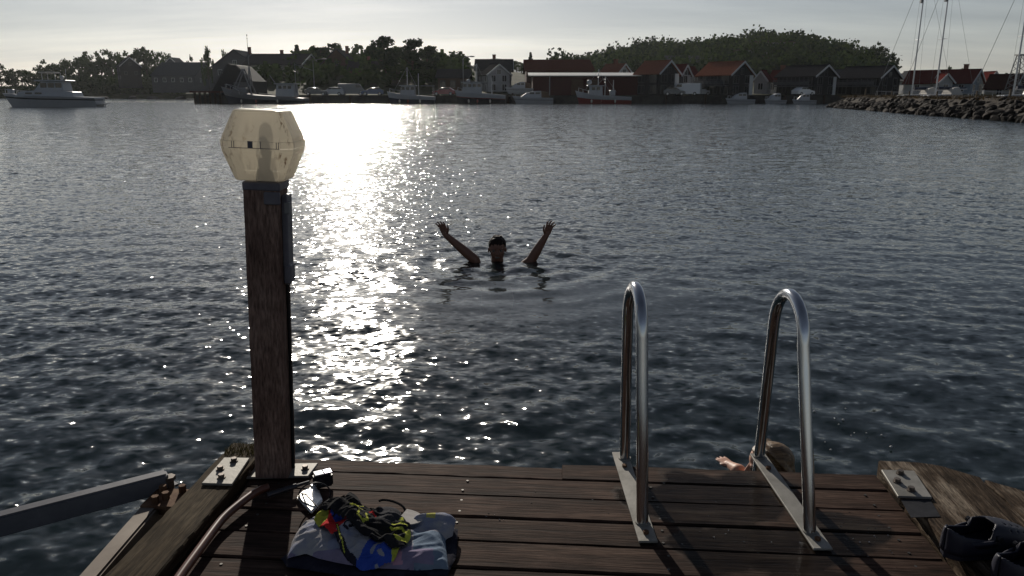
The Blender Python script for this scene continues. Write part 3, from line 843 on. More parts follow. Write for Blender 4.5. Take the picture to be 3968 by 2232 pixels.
def flag_pole(label, xd, yt, yb, Y):
    zb = zof(yb, Y); h = zof(yt, Y) - zb
    r = thing('flag_pole', label, 'pole', (xof(xd, Y), Y, zb))
    m = MB(); m.tube([(0, 0, -1), (0, 0, h)], [0.08, 0.05], 6); m.build('pole', M_TRIM, r)
    m = MB(); m.ball((0, 0, h + 0.06), 0.12, 6, 5); m.build('finial', M_TRIM, r)
flag_pole('thin pale pole against the trees right of the street lamp', 1196, 165, 232, 150)
flag_pole('thin dark pole over the dark red barn roof', 1440, 146, 185, 180)

# ------------------------------------------------------------------ vehicles on the quay
M_RUB = mat('tyre_rubber', (0.015, 0.015, 0.015), (0.025, 0.025, 0.025), rough=0.85)
M_RIM = mat('wheel_rim', (0.4, 0.4, 0.41), rough=0.35, metal=0.8)
M_LIGHT = mat('headlight', (0.7, 0.7, 0.68), rough=0.1)
def carpaint(n, c):
    m = mat(n, c, tuple(min(1, x * 1.06) for x in c), rough=0.22, spec=0.6)
    m.node_tree.nodes['Principled BSDF'].inputs['Coat Weight'].default_value = 0.6
    return m
PROF = {'car': [(-2.1, .28), (2.1, .28), (2.15, .62), (1.95, .82), (1.0, .95), (.35, 1.42), (-1.1, 1.46), (-1.85, 1.0), (-2.12, .9)],
        'wagon': [(-2.2, .28), (2.15, .28), (2.2, .65), (2.0, .85), (1.1, .97), (.45, 1.46), (-1.7, 1.48), (-2.1, 1.05), (-2.22, .8)],
        'van': [(-2.5, .3), (2.5, .3), (2.55, .9), (2.2, 1.15), (1.6, 2.05), (1.3, 2.15), (-2.45, 2.15), (-2.52, 1.2)]}
GLS = {'car': [[(.95, .96), (.38, 1.36), (-.1, 1.38), (-.1, .96)], [(-.18, .96), (-.18, 1.38), (-1.0, 1.4), (-1.6, 1.0)]],
       'wagon': [[(1.02, .98), (.48, 1.4), (0, 1.41), (0, .98)], [(-.08, .98), (-.08, 1.41), (-1.6, 1.42), (-1.95, 1.0)]],
       'van': [[(2.05, 1.2), (1.58, 1.95), (.8, 1.97), (.8, 1.2)]]}
def car(label, xd, Y, rz, kind, paint, group='vehicles parked on the quay', zb=1.36):
    r = thing('parked_' + ('van' if kind == 'van' else 'car'), label, 'van' if kind == 'van' else 'car', (xof(xd, Y), Y, zb), rz, group)
    hw = 0.95 if kind == 'van' else 0.85
    m = MB()
    p = PROF[kind]; n = len(p)
    rings = [(-hw, 0.80), (-hw * 0.9, 1.0), (0, 1.0), (hw * 0.9, 1.0), (hw, 0.80)]
    vs, fs = [], []
    for y, sc in rings:
        for (x, z) in p:
            k = sc if z > 0.95 else 1.0
            yy = y * (0.86 if z > 1.2 else 1.0)
            vs.append((x * (1 if abs(y) < hw else 0.985), yy, z if k == 1 else 0.95 + (z - 0.95) * 0.96))
    for i in range(4):
        for j in range(n):
            a, b = i * n + j, i * n + (j + 1) % n
            fs.append((a, b, b + n, a + n))
    fs += [tuple(range(n))[::-1], tuple(range(4 * n, 5 * n))]
    m.add(vs, fs); m.build('body', paint, r, smooth='auto')
    for s in (-1, 1):
        for g in GLS[kind]:
            w = MB(); q_ = g if s < 0 else g[::-1]
            w.prism_y(q_, s * hw * 0.93 - 0.02, s * hw * 0.93 + 0.02); w.build('window', M_GLASS, r)
    w = MB(); a, b = (GLS[kind][0][0], GLS[kind][0][1])
    w.add([(a[0] + .16, -hw * .75, a[1] + .03), (a[0] + .16, hw * .75, a[1] + .03), (b[0] + .14, hw * .68, b[1]), (b[0] + .14, -hw * .68, b[1])], [(0, 1, 2, 3)]); w.build('windscreen', M_GLASS, r)
    for x in (-1.35, 1.35) if kind != 'van' else (-1.6, 1.65):
        for s in (-1, 1):
            t = MB(); t.tube([(0, -0.1, 0), (0, 0.1, 0)], 0.32, 14); wh = t.build('wheel', M_RUB, r, loc=(x, s * (hw - 0.08), 0.32))
            t = MB(); t.tube([(0, s * 0.1, 0), (0, s * 0.115, 0)], 0.2, 10); t.build('rim', M_RIM, wh)
    for s in (-1, 1):
        t = MB(); t.ball((PROF[kind][2][0] - 0.03, s * hw * 0.72, 0.68), (0.06, 0.16, 0.09), 8, 6); t.build('headlight', M_LIGHT, r)
P_W, P_S, P_D, P_B, P_R = carpaint('paint_white', (.7, .7, .7)), carpaint('paint_silver', (.42, .43, .45)), carpaint('paint_black', (.02, .02, .022)), carpaint('paint_blue', (.03, .05, .13)), carpaint('paint_red', (.25, .02, .02))
car('dark car parked just right of the trawler stern', 795, 147, 0.15, 'car', P_D)
car('silver estate car second from the trawler stern', 838, 148, 3.1, 'wagon', P_S)
car('dark grey van nearest the tall pines on the quay', 886, 149, 0.1, 'van', carpaint('paint_grey', (.07, .07, .075)))
car('blue car left of the white-hulled fishing boat', 938, 149, 3.2, 'car', P_B)
car('red car between the two middle fishing boats', 1118, 148, 3.0, 'car', P_R)
car('black car in front of the small red-roofed house', 1692, 143.5, 0.2, 'car', P_D)
car('white van parked between the two terracotta boathouses', 1728, 144, 2.7, 'van', P_W)
car('silver car left of the balcony boathouse', 1758, 145, 0.4, 'wagon', P_S)
car('white car parked before the white red-roofed houses', 2020, 143.5, 0.5, 'car', P_W)
# ------------------------------------------------------------------ boats
def paint(n, c, rough=0.35): return mat(n, tuple(x * 0.9 for x in c), c, scale=1.2, rough=rough, rough2=rough + 0.2, spec=0.5)
B_WHITE, B_NAVY, B_RED, B_DARK, B_BLUE = paint('gelcoat_white', (.45, .46, .48)), paint('hull_navy', (.02, .025, .045)), paint('hull_red', (.22, .025, .02)), paint('hull_black', (.018, .018, .02)), paint('hull_blue', (.08, .12, .26))
B_GREY, B_CANVAS, B_WOODD = paint('boat_grey', (.2, .2, .21)), paint('canvas_pale', (.62, .58, .52), 0.8), paint('deck_timber', (.16, .10, .06), 0.7)
M_ALU = mat('aluminium', (.45, .45, .46), (.55, .55, .56), rough=0.35, metal=0.9)
def hull(L_, B_, fb_bow, fb_mid, fb_stern, keel=-0.5, rake=0.12, bands=(0.45, 0.12), stern_w=0.75, n=18, flare=1.0):
    """bow at +x. rows: keel, chine, waterline top of lower band, upper band bottom, gunwale; returns MB with materials 0 lower, 1 upper, 2 stripe, 3 deck"""
    m = MB(); rows = 6
    for i in range(n + 1):
        t = i / n
        x = -L_ / 2 + L_ * t
        w = B_ / 2 * (stern_w + (1 - stern_w) * min(1, t / 0.4)) if t < 0.45 else B_ / 2 * max(0.0, 1 - ((t - 0.45) / 0.55) ** 2.3)
        fb = fb_stern + (fb_mid - fb_stern) * min(1, t / 0.4) if t < 0.4 else fb_mid + (fb_bow - fb_mid) * ((t - 0.4) / 0.6) ** 1.9
        rk = rake * L_ * max(0, (t - 0.7) / 0.3) ** 1.5
        zl = [keel * (1 - 0.6 * max(0, (t - 0.75) / 0.25) ** 2), keel * 0.55, fb * bands[0], fb * (bands[0] + bands[1]), fb * 0.98, fb]
        wl = [0.02, 0.62, 0.86, 0.92, 1.0, 0.93]
        for z, ww in zip(zl, wl):
            k = (z - keel) / max(0.01, fb_bow - keel)
            m.v.append((x - rk * (1 - k) , max(0.015, w * ww), z))
        for z, ww in zip(zl, wl):
            k = (z - keel) / max(0.01, fb_bow - keel)
            m.v.append((x - rk * (1 - k), -max(0.015, w * ww), z))
    s = rows * 2
    matrow = [0, 0, 2, 1, 1]
    for i in range(n):
        a = i * s
        for j in range(rows - 1):
            m.f.append((a + j, a + j + 1, a + s + j + 1, a + s + j)); m.m.append(matrow[j])
            m.f.append((a + rows + j, a + s + rows + j, a + s + rows + j + 1, a + rows + j + 1)); m.m.append(matrow[j])
        m.f.append((a + rows - 1, a + 2 * rows - 1, a + s + 2 * rows - 1, a + s + rows - 1)); m.m.append(3)
    for j in range(rows - 1):
        m.f.append((j, rows + j, rows + j + 1, j + 1)); m.m.append(matrow[j])
    return m
def cabin(poly, wid, taper=0.85):             # side profile (x, z) lofted across the beam, narrower at the top
    m = MB(); n = len(poly); zs = [p[1] for p in poly]; z0, z1 = min(zs), max(zs)
    vs = [(x, s * wid / 2 * (1 - (1 - taper) * (z - z0) / (z1 - z0)), z) for s in (-1, 1) for x, z in poly]
    m.add(vs, [tuple(range(n)), tuple(range(2 * n - 1, n - 1, -1))] + [(i, n + i, n + (i + 1) % n, (i + 1) % n) for i in range(n)])
    return m
def side_windows(parent, xs, z, w, h, y, material=None):
    for x in xs:
        for s in (-1, 1):
            b = MB(); b.box((x, s * y, z), (w, 0.05, h)); b.build('window', material or M_GLASS, parent)
def rail(parent, pts, h, r=0.03):
    m = MB(); m.tube([(p[0], p[1], p[2] + h) for p in pts], r, 5)
    for p in pts: m.tube([p, (p[0], p[1], p[2] + h)], r, 5)
    m.build('railing', M_ALU, parent)

# motor cruiser moored at the left
def motor_cruiser():
    Y = 104; S = PPM(Y)
    Ln = 236 * S
    r = thing('motor_cruiser', 'white motor cruiser with a dark stripe lying alone at the left', 'motorboat', (xof(128, Y), Y, 0), math.pi + 0.05)
    hull(Ln, 3.6, 1.75, 1.35, 1.2, keel=-0.45, rake=0.10, bands=(0.66, 0.12), stern_w=0.85).build('hull', [B_WHITE, B_WHITE, B_DARK, B_WHITE], r, smooth='auto')
    c = cabin([(-3.6, 1.1), (4.0, 1.2), (3.3, 1.95), (1.5, 2.05), (0.3, 2.12), (-1.0, 2.1), (-3.4, 1.9)], 2.9).build('cabin', B_WHITE, r, bevel=0.06)
    side_windows(c, (0.9, 2.1), 1.72, 0.85, 0.2, 1.35)
    w = cabin([(-2.3, 2.0), (1.5, 2.0), (0.5, 3.2), (-2.2, 3.2)], 2.5).build('wheelhouse', B_WHITE, r, bevel=0.05)
    side_windows(w, (-1.7, -0.75, 0.2), 2.72, 0.78, 0.6, 1.17)
    b = MB(); b.box((-0.75, 0, 3.3), (4.0, 2.6, 0.16)); b.build('wheelhouse_roof', B_WHITE, r, bevel=0.05)
    b = MB(); b.ball((-1.7, 0, 3.75), (0.28, 0.35, 0.2), 10, 7); b.tube([(-1.7, 0, 3.35), (-1.7, 0, 3.6)], 0.12, 8); b.build('radar_dome', B_WHITE, r)
    b = MB()
    for x in (0.45, -1.2): b.tube([(x, -0.7, 3.3), (x, -0.7, 4.3)], 0.03, 5); b.tube([(x, 0.7, 3.3), (x, 0.7, 4.3)], 0.03, 5)
    b.build('canopy_frame', M_ALU, r)
    b = MB(); b.box((0.35, 0, 4.33), (0.92, 1.6, 0.16)); b.box((-0.68, 0, 4.33), (0.86, 1.6, 0.16)); b.build('canopy_top', B_CANVAS, r, bevel=0.03)
    b = MB(); b.tube([(-2.2, 0, 3.3), (-2.3, 0, 4.8)], 0.03, 5); b.build('aerial', M_ALU, r)
    rail(r, [(5.6, 0.25, 1.7), (4.7, 1.0, 1.55), (3.6, 1.35, 1.45)], 0.55); rail(r, [(5.6, -0.25, 1.7), (4.7, -1.0, 1.55), (3.6, -1.35, 1.45)], 0.55)
    b = MB(); b.box((5.0, 0, 1.95), (0.7, 0.5, 0.55)); b.build('anchor_locker', B_WHITE, r, bevel=0.05)
    b = MB(); b.box((-6.4, 0, 0.35), (0.7, 2.4, 0.1)); b.tube([(-6.5, -0.8, -0.3), (-6.3, -0.8, 0.9)], 0.05, 6); b.build('bathing_platform', B_WHITE, r)
motor_cruiser()

def fishing_boat(label, xd, Y, L_, hulls, house_x, house_len, house_h, fb, masts, extra=None, name='fishing_boat', roof_c=None, rz=math.pi):
    r = thing(name, label, 'fishing boat', (xof(xd, Y), Y, 0), rz, 'fishing boats moored along the quay')
    B_ = L_ * 0.3
    hull(L_, B_, *fb, keel=-0.9, rake=0.10, bands=(0.50, 0.06), stern_w=0.8).build('hull', [hulls[0], hulls[1], hulls[2], B_WOODD], r, smooth='auto')
    z = fb[1]
    c = cabin([(house_x - house_len / 2, z - 0.2), (house_x + house_len / 2, z - 0.1), (house_x + house_len / 2 - 0.25, z + house_h), (house_x - house_len / 2 + 0.1, z + house_h)], B_ * 0.68, 0.9).build('wheelhouse', B_WHITE, r, bevel=0.05)
    n = max(2, int(house_len / 0.85))
    side_windows(c, [house_x + (i - (n - 1) / 2) * 0.8 - 0.05 for i in range(n)], z + house_h * 0.74, 0.55, 0.5, B_ * 0.33)
    for yy in (-0.5, 0, 0.5):
        b = MB(); b.box((house_x + house_len / 2 - 0.14, yy * B_ * 0.45, z + house_h * 0.74), (0.06, B_ * 0.17, 0.5)); b.build('window', M_GLASS, c)
    b = MB(); b.box((house_x - 0.05, 0, z + house_h + 0.07), (house_len + 0.35, B_ * 0.74, 0.14)); b.build('wheelhouse_roof', roof_c or B_WHITE, r, bevel=0.04)
    for (mx, mh, gear) in masts:
        b = MB(); b.tube([(mx, 0, z - 0.2), (mx - 0.05, 0, z + mh)], [0.1, 0.05], 7)
        if gear:
            b.tube([(mx, -0.8, z + mh * 0.7), (mx, 0.8, z + mh * 0.7)], 0.04, 5); b.tube([(mx, -0.5, z + mh * 0.86), (mx, 0.5, z + mh * 0.86)], 0.03, 5)
            b.tube([(mx - 0.05, 0, z + mh), (mx - 2.0, 0, z + 0.6)], 0.015, 4); b.tube([(mx - 0.05, 0, z + mh), (mx + 2.2, 0, z + 0.9)], 0.015, 4)
        b.build('mast', M_ALU, r)
    rail(r, [(L_ * 0.44, 0.3, fb[0] * 0.93), (L_ * 0.36, B_ * 0.28, fb[0] * 0.82), (L_ * 0.25, B_ * 0.4, fb[1] * 1.15)], 0.6)
    rail(r, [(L_ * 0.44, -0.3, fb[0] * 0.93), (L_ * 0.36, -B_ * 0.28, fb[0] * 0.82), (L_ * 0.25, -B_ * 0.4, fb[1] * 1.15)], 0.6)
    for k, x in enumerate((-0.2, 0.05, 0.22)):
        b = MB(); b.ball((x * L_, B_ / 2 + 0.12, 0.45), (0.16, 0.16, 0.3), 8, 6); b.build('buoy', [B_CANVAS, B_RED][k % 2], r)
    if extra: extra(r, z, B_)
    return r
Yb = 136.5
def trawler_gear(r, z, B_):
    b = MB()
    for s in (-1, 1):                          # gallows: two raked legs and a crossbar
        b.tube([(5.4, s * 1.2, z + 0.2), (3.2, s * 0.5, z + 4.4)], 0.11, 6); b.tube([(3.2, s * 0.5, z + 4.4), (1.6, s * 1.2, z + 0.1)], 0.11, 6)
    b.tube([(3.2, -0.7, z + 4.4), (3.2, 0.7, z + 4.4)], 0.1, 6); b.build('gallows', B_GREY, r)
    b = MB()
    for s in (-1, 1): b.tube([(2.6, s * 0.9, z), (2.2, 0, z + 5.0)], 0.07, 6); b.tube([(1.9, s * 0.9, z), (2.2, 0, z + 5.0)], 0.07, 6)
    b.tube([(2.6, 0, z + 1.7), (1.8, 0, z + 1.7)], 0.06, 6); b.build('tripod_mast', B_GREY, r)
    b = MB(); b.tube([(2.2, 0, z + 5.0), (2.15, 0, z + 9.9)], [0.07, 0.03], 6); b.ball((2.15, 0, z + 9.95), 0.12, 6, 5); b.tube([(2.15, -0.35, z + 9.4), (2.15, 0.35, z + 9.4)], 0.03, 4); b.build('topmast', B_GREY, r)
    b = MB(); b.tube([(-1.2, 0, z + 3.4), (-3.0, 0.4, z + 0.9)], 0.06, 6); b.build('derrick', B_GREY, r)
    b = MB(); b.tube([(0.6, 0.8, z + 0.4), (-2.6, 0.8, z + 0.0)], 0.1, 6); b.build('boom', B_CANVAS, r)
    b = MB(); b.box((3.9, 0, z + 0.7), (2.2, 1.4, 1.3)); b.build('net_drum', B_GREY, r, bevel=0.1)
    b = MB(); b.tube([(-5.6, 0, z + 0.5), (-5.6, 0, z + 5.4)], 0.07, 6); b.tube([(-5.6, 0, z + 5.2), (-8.6, 0, z + 4.2)], 0.05, 5); b.tube([(-5.6, -0.8, z + 4.0), (-5.6, 0.8, z + 4.0)], 0.05, 5); b.build('after_mast', B_GREY, r)
fishing_boat('long dark-hulled trawler with tall gallows and a pale gunwale at the left of the quay', 664, Yb, 14.6, (B_NAVY, B_GREY, B_GREY), -4.0, 3.2, 1.9, (2.9, 1.35, 0.95), [], trawler_gear, name='trawler')
fishing_boat('white-hulled fishing boat under the tall pines', 1034, Yb, 8.3, (B_NAVY, B_WHITE, B_WHITE), 0.5, 2.6, 1.5, (2.1, 1.45, 1.2), [(0.6, 4.6, True), (-1.3, 3.6, False)], lambda r, z, B_: (MB().box((-2.9, 0, z + 1.55), (2.2, 2.0, 0.12)).tube([(-3.9, -0.9, z), (-3.9, -0.9, z + 1.5)], 0.05, 5).tube([(-3.9, 0.9, z), (-3.9, 0.9, z + 1.5)], 0.05, 5).build('aft_shelter', B_GREY, r)))
fishing_boat('fishing boat with a white wheelhouse forward and a dark hull before the white house', 1208, Yb, 8.7, (B_DARK, B_WHITE, B_RED), 1.4, 3.4, 1.75, (2.3, 1.75, 1.45), [(0.6, 4.9, True), (-2.0, 2.6, False)], lambda r, z, B_: (MB().ball((2.0, 0, z + 2.1), (0.35, 0.35, 0.25), 10, 7).build('radar_dome', B_WHITE, r)))
fishing_boat('red-hulled fishing boat with a white bulwark in front of the warehouse', 1517, Yb, 9.6, (B_RED, B_WHITE, B_WHITE), 1.4, 2.5, 1.6, (2.2, 1.35, 1.15), [(0.9, 4.4, True), (-0.3, 3.2, True), (-1.7, 2.6, False)], lambda r, z, B_: (MB().box((-1.6, 0, z + 0.45), (0.9, 1.0, 0.9)).build('winch_box', B_WHITE, r, bevel=0.05), MB().ball((2.4, 0, z + 2.25), (0.45, 0.35, 0.4), 10, 7).build('radar_dome', B_WHITE, r)))
def cruiser(label, xd, Y, L_, rz=math.pi, canopy=True, group=None, hullc=None, name='cabin_cruiser'):
    r = thing(name, label, 'motorboat', (xof(xd, Y), Y, 0), rz, group)
    hull(L_, L_ * 0.33, L_ * 0.19, L_ * 0.15, L_ * 0.14, keel=-0.35, rake=0.12, bands=(0.55, 0.1), stern_w=0.88, n=14).build('hull', [hullc or B_WHITE, B_WHITE, B_GREY, B_WHITE], r, smooth='auto')
    z = L_ * 0.145
    c = cabin([(-L_ * 0.22, z), (L_ * 0.32, z), (L_ * 0.16, z + 0.75), (-L_ * 0.02, z + 1.1), (-L_ * 0.2, z + 1.15)], L_ * 0.25).build('cabin', B_WHITE, r, bevel=0.05)
    side_windows(c, (-L_ * 0.12, L_ * 0.02), z + 0.75, L_ * 0.11, 0.3, L_ * 0.114)
    if canopy:
        cabin([(-L_ * 0.42, z - 0.05), (-L_ * 0.21, z), (-L_ * 0.21, z + 1.1), (-L_ * 0.38, z + 0.9)], L_ * 0.26).build('canopy', B_WOODD, r, bevel=0.05)
    rail(r, [(L_ * 0.42, 0.2, z * 1.25), (L_ * 0.3, L_ * 0.1, z * 1.15)], 0.45, 0.025); rail(r, [(L_ * 0.42, -0.2, z * 1.25), (L_ * 0.3, -L_ * 0.1, z * 1.15)], 0.45, 0.025)
    return r
cruiser('white cabin cruiser with a brown canopy at the left end of the warehouse', 1340, Yb, 7.0)
cruiser('small white motorboat below the balcony boathouse', 1862, 137.5, 5.0, math.pi, False, name='motorboat')
cruiser('smallest white motorboat in front of the white red-roofed houses', 1950, 139, 4.2, math.pi + 0.3, False, name='motorboat')
cruiser('white motorboat nearest the tip of the rock breakwater', 2024, 138, 4.0, math.pi - 0.2, False, name='motorboat')
# boat under winter cover on the quay, between fishing boat and barn
r = cruiser('white cabin boat stored on the quay above the cabin cruiser', 1306, 146, 5.2, math.pi, True, name='stored_boat'); r.location.z = 1.9
m = MB()
for x in (-1.4, 1.2): m.box((x, 0, -0.35), (0.3, 1.4, 0.5))
m.build('cradle', M_TIMB, r)

# sailing boats moored behind the breakwater
def sailing_boat(label, xd, Y, mast_h, L_, hullc, rz, hood, spreaders=(0.45, 0.75), cover=True):
    r = thing('sailing_boat', label, 'sailing boat', (xof(xd, Y), Y, 0), rz, 'sailing boats behind the breakwater')
    hull(L_, L_ * 0.3, 1.35, 1.1, 1.0, keel=-0.6, rake=0.10, bands=(0.75, 0.12), stern_w=0.7, n=14).build('hull', [hullc, hullc, B_BLUE, B_WHITE], r, smooth='auto')
    z = 1.1
    c = cabin([(-L_ * 0.12, z - 0.05), (L_ * 0.24, z), (L_ * 0.16, z + 0.42), (-L_ * 0.12, z + 0.5)], L_ * 0.19).build('cabin', B_WHITE, r, bevel=0.04)
    side_windows(c, (-0.2, 0.8), z + 0.27, 0.6, 0.16, L_ * 0.09)
    b = MB(); b.tube([(0.3, 0, z), (0.3, 0, z + mast_h)], [0.085, 0.06], 8); ms = b.build('mast', M_ALU, r)
    b = MB()
    for f in spreaders: b.tube([(0.3, -0.75, z + mast_h * f), (0.3, 0.75, z + mast_h * f)], 0.03, 5)
    b.build('spreader', M_ALU, ms)
    b = MB(); b.box((0.48, 0, z + mast_h * 0.74), (0.22, 0.3, 0.5)); b.build('radar', B_GREY, ms)
    b = MB(); t = z + mast_h
    b.tube([(0.3, 0, t), (L_ * 0.48, 0, 1.4)], 0.02, 4); b.tube([(0.3, 0, t), (-L_ * 0.48, 0, 1.15)], 0.012, 4)
    for s in (-1, 1): b.tube([(0.3, 0, t), (0.3, s * 0.75, z + mast_h * spreaders[-1]), (0.2, s * L_ * 0.14, z)], 0.010, 4)
    b.build('rigging', M_STEEL, r)
    b = MB(); b.tube([(0.2, 0, z + 0.95), (-L_ * 0.36, 0, z + 1.05)], 0.07, 7); bo = b.build('boom', M_ALU, r)
    b = MB(); b.tube([(0.1, 0, z + 1.1), (-L_ * 0.15, 0, z + 1.15), (-L_ * 0.35, 0, z + 1.17)], [0.17, 0.15, 0.07], 8); b.build('sail_cover', B_NAVY, bo)
    cabin([(-L_ * 0.26, z + 0.35), (-L_ * 0.10, z + 0.4), (-L_ * 0.13, z + 1.15), (-L_ * 0.2, z + 1.25)], L_ * 0.2, 0.9).build('spray_hood', hood, r, bevel=0.06)
    b = MB()
    for s in (-1, 1):
        pts = [(L_ * 0.46, s * 0.15, 1.35), (L_ * 0.3, s * L_ * 0.10, 1.28), (0, s * L_ * 0.145, 1.15), (-L_ * 0.3, s * L_ * 0.12, 1.1), (-L_ * 0.47, s * L_ * 0.1, 1.1)]
        b.tube([(p[0], p[1], p[2] + 0.6) for p in pts], 0.012, 4)
        for p in pts: b.tube([p, (p[0], p[1], p[2] + 0.6)], 0.018, 5)
    b.build('railing', M_ALU, r)
    return r
sailing_boat('sailing boat with the thickest mast, a radar on it and a heavy forestay', 2300, 92, 14.5, 9.5, B_WHITE, math.pi, B_CANVAS)
sailing_boat('sailing boat with the second mast, just right of the mast with the radar', 2360, 86, 13.8, 9.0, B_WHITE, math.pi + 0.1, B_CANVAS)
sailing_boat('sailing boat whose mast stands at the right edge of the picture', 2558, 74, 12.6, 8.5, B_BLUE, math.pi - 0.1, B_NAVY)

# ------------------------------------------------------------------ rock breakwater at the right
def breakwater():
    rg = random.Random(9)
    stone = mat('breakwater_stone', (0.014, 0.012, 0.011), (0.045, 0.036, 0.030), scale=1.2, rough=0.85, bump=0.05, per_object=0.45)
    meshes = [rock_mesh('stone', 200 + i, stone, 2) for i in range(9)]
    def axis(y):                               # centre line x at distance y
        return 33.6 + (y - 46) * 0.185
    r = thing('breakwater', 'dark rock breakwater reaching in from the right', 'breakwater', (0, 0, 0))
    m = MB(); v, f = [], []
    ys = np.linspace(20, 103, 40)
    for y in ys:
        c = axis(y); e = min(1, (104.5 - y) / 6) ** 0.5
        for dx, z in ((-4.2, -0.8), (-3.0, 0.25), (-1.3, 1.25), (1.4, 1.3), (3.2, 0.2), (4.4, -0.8)):
            v.append((c + dx * e + 0.15 * rg.gauss(0, 1), y, z * (0.3 + 0.7 * e) + 0.06 * rg.gauss(0, 1)))
    for i in range(len(ys) - 1):
        for j in range(5):
            a = i * 6 + j; f.append((a, a + 6, a + 7, a + 1))
    m.add(v, f); m.build('core', mat('breakwater_fill', (0.05, 0.042, 0.036), (0.10, 0.085, 0.07), scale=2, rough=0.95, bump=0.1), r)
    k = 0; extra = MB()
    spots = []
    for y in np.arange(38, 105, 0.42):
        for _ in range(3):
            t = rg.random()
            spots.append((y + rg.uniform(-.3, .3), -4.0 + 3.1 * t, -0.05 + 1.25 * t))
    rg.shuffle(spots)
    big = sorted(spots, key=lambda s: s[0])
    inst, rest = big[:290], big[290:]
    for (y, dx, z) in inst:
        e = min(1, max(0.05, (104.5 - y) / 6)) ** 0.5
        o = link('stone', rg.choice(meshes), r, (axis(y) + dx * e, y, z * (0.3 + 0.7 * e)))
        s = rg.uniform(0.24, 0.52)
        o.scale = (s, s * rg.uniform(0.8, 1.6), s * rg.uniform(0.6, 0.9))
        o.rotation_euler = (rg.uniform(-.5, .5), rg.uniform(-.9, .2), rg.uniform(0, 6.28))
    bm = bmesh.new()
    for (y, dx, z) in rest:
        e = min(1, max(0.05, (104.5 - y) / 6)) ** 0.5
        s = rg.uniform(0.24, 0.48)
        M = Matrix.Translation((axis(y) + dx * e, y, z * (0.3 + 0.7 * e))) @ Matrix.Rotation(rg.uniform(0, 6.28), 4, 'Z') @ Matrix.Rotation(rg.uniform(-.6, .6), 4, 'Y') @ Matrix.Diagonal((s, s * 1.3, s * 0.75, 1))
        n0 = len(bm.verts); bm.from_mesh(rg.choice(meshes)); bm.verts.ensure_lookup_table()
        bmesh.ops.transform(bm, matrix=M, verts=bm.verts[n0:])
    for (y) in np.arange(40, 103, 0.55):       # crest stones
        for _ in range(2):
            s = rg.uniform(0.15, 0.32)
            M = Matrix.Translation((axis(y) + rg.uniform(-1.2, 1.6), y, 1.28)) @ Matrix.Rotation(rg.uniform(0, 6.28), 4, 'Z') @ Matrix.Diagonal((s, s * 1.3, s * 0.7, 1))
            n0 = len(bm.verts); bm.from_mesh(rg.choice(meshes)); bm.verts.ensure_lookup_table()
            bmesh.ops.transform(bm, matrix=M, verts=bm.verts[n0:])
    me = bpy.data.meshes.new('stones'); bm.to_mesh(me); bm.free(); me.materials.append(stone)
    link('smaller_stones', me, r)['kind'] = 'stuff'
    # dry weeds along the crest
    v, f = [], []
    for _ in range(5200):
        y = rg.uniform(40, 102); x = axis(y) + rg.uniform(-1.8, 1.8); z = 1.2; h = rg.uniform(0.12, 0.42); a = rg.uniform(0, 3.14); w = 0.02
        k = len(v); lx, ly = rg.gauss(0, .1), rg.gauss(0, .1)
        v += [(x - w * math.cos(a), y - w * math.sin(a), z), (x + w * math.cos(a), y + w * math.sin(a), z), (x + lx, y + ly, z + h)]
        f.append((k, k + 1, k + 2))
    g = MB(); g.add(v, f); g.build('dry_weeds', leaf_mat('dry_weed', (0.09, 0.06, 0.03), (0.14, 0.10, 0.05)), r)['kind'] = 'stuff'
    wood = mat('stake_wood', (0.14, 0.11, 0.08), (0.24, 0.19, 0.14), scale=3, rough=0.9, stretch=(1, 1, 0.3))
    for i, (xd, Y, h) in enumerate([(2204, 97, 1.1), (2302, 86, 0.8), (2362, 80, 0.75), (2430, 72, 0.7), (2512, 63, 0.7), (2560, 57, 0.8)]):
        p = MB(); p.tube([(0, 0, -0.5), (0.03, 0, h)], [0.08, 0.07], 7)
        x = axis(Y) + 0.2
        o = p.build('mooring_stake', wood, None, loc=(x, Y, 1.15))
        lab = ['pale wooden stake nearest the tip of the breakwater', 'wooden stake on the breakwater, second from its tip', 'wooden stake on the breakwater, third from its tip', 'wooden stake on the breakwater, fourth from its tip', 'wooden stake on the breakwater, second from the right edge', 'wooden stake on the breakwater nearest the right edge'][i]
        tag(o, lab, 'stake', 'wooden stakes on the breakwater')
breakwater()
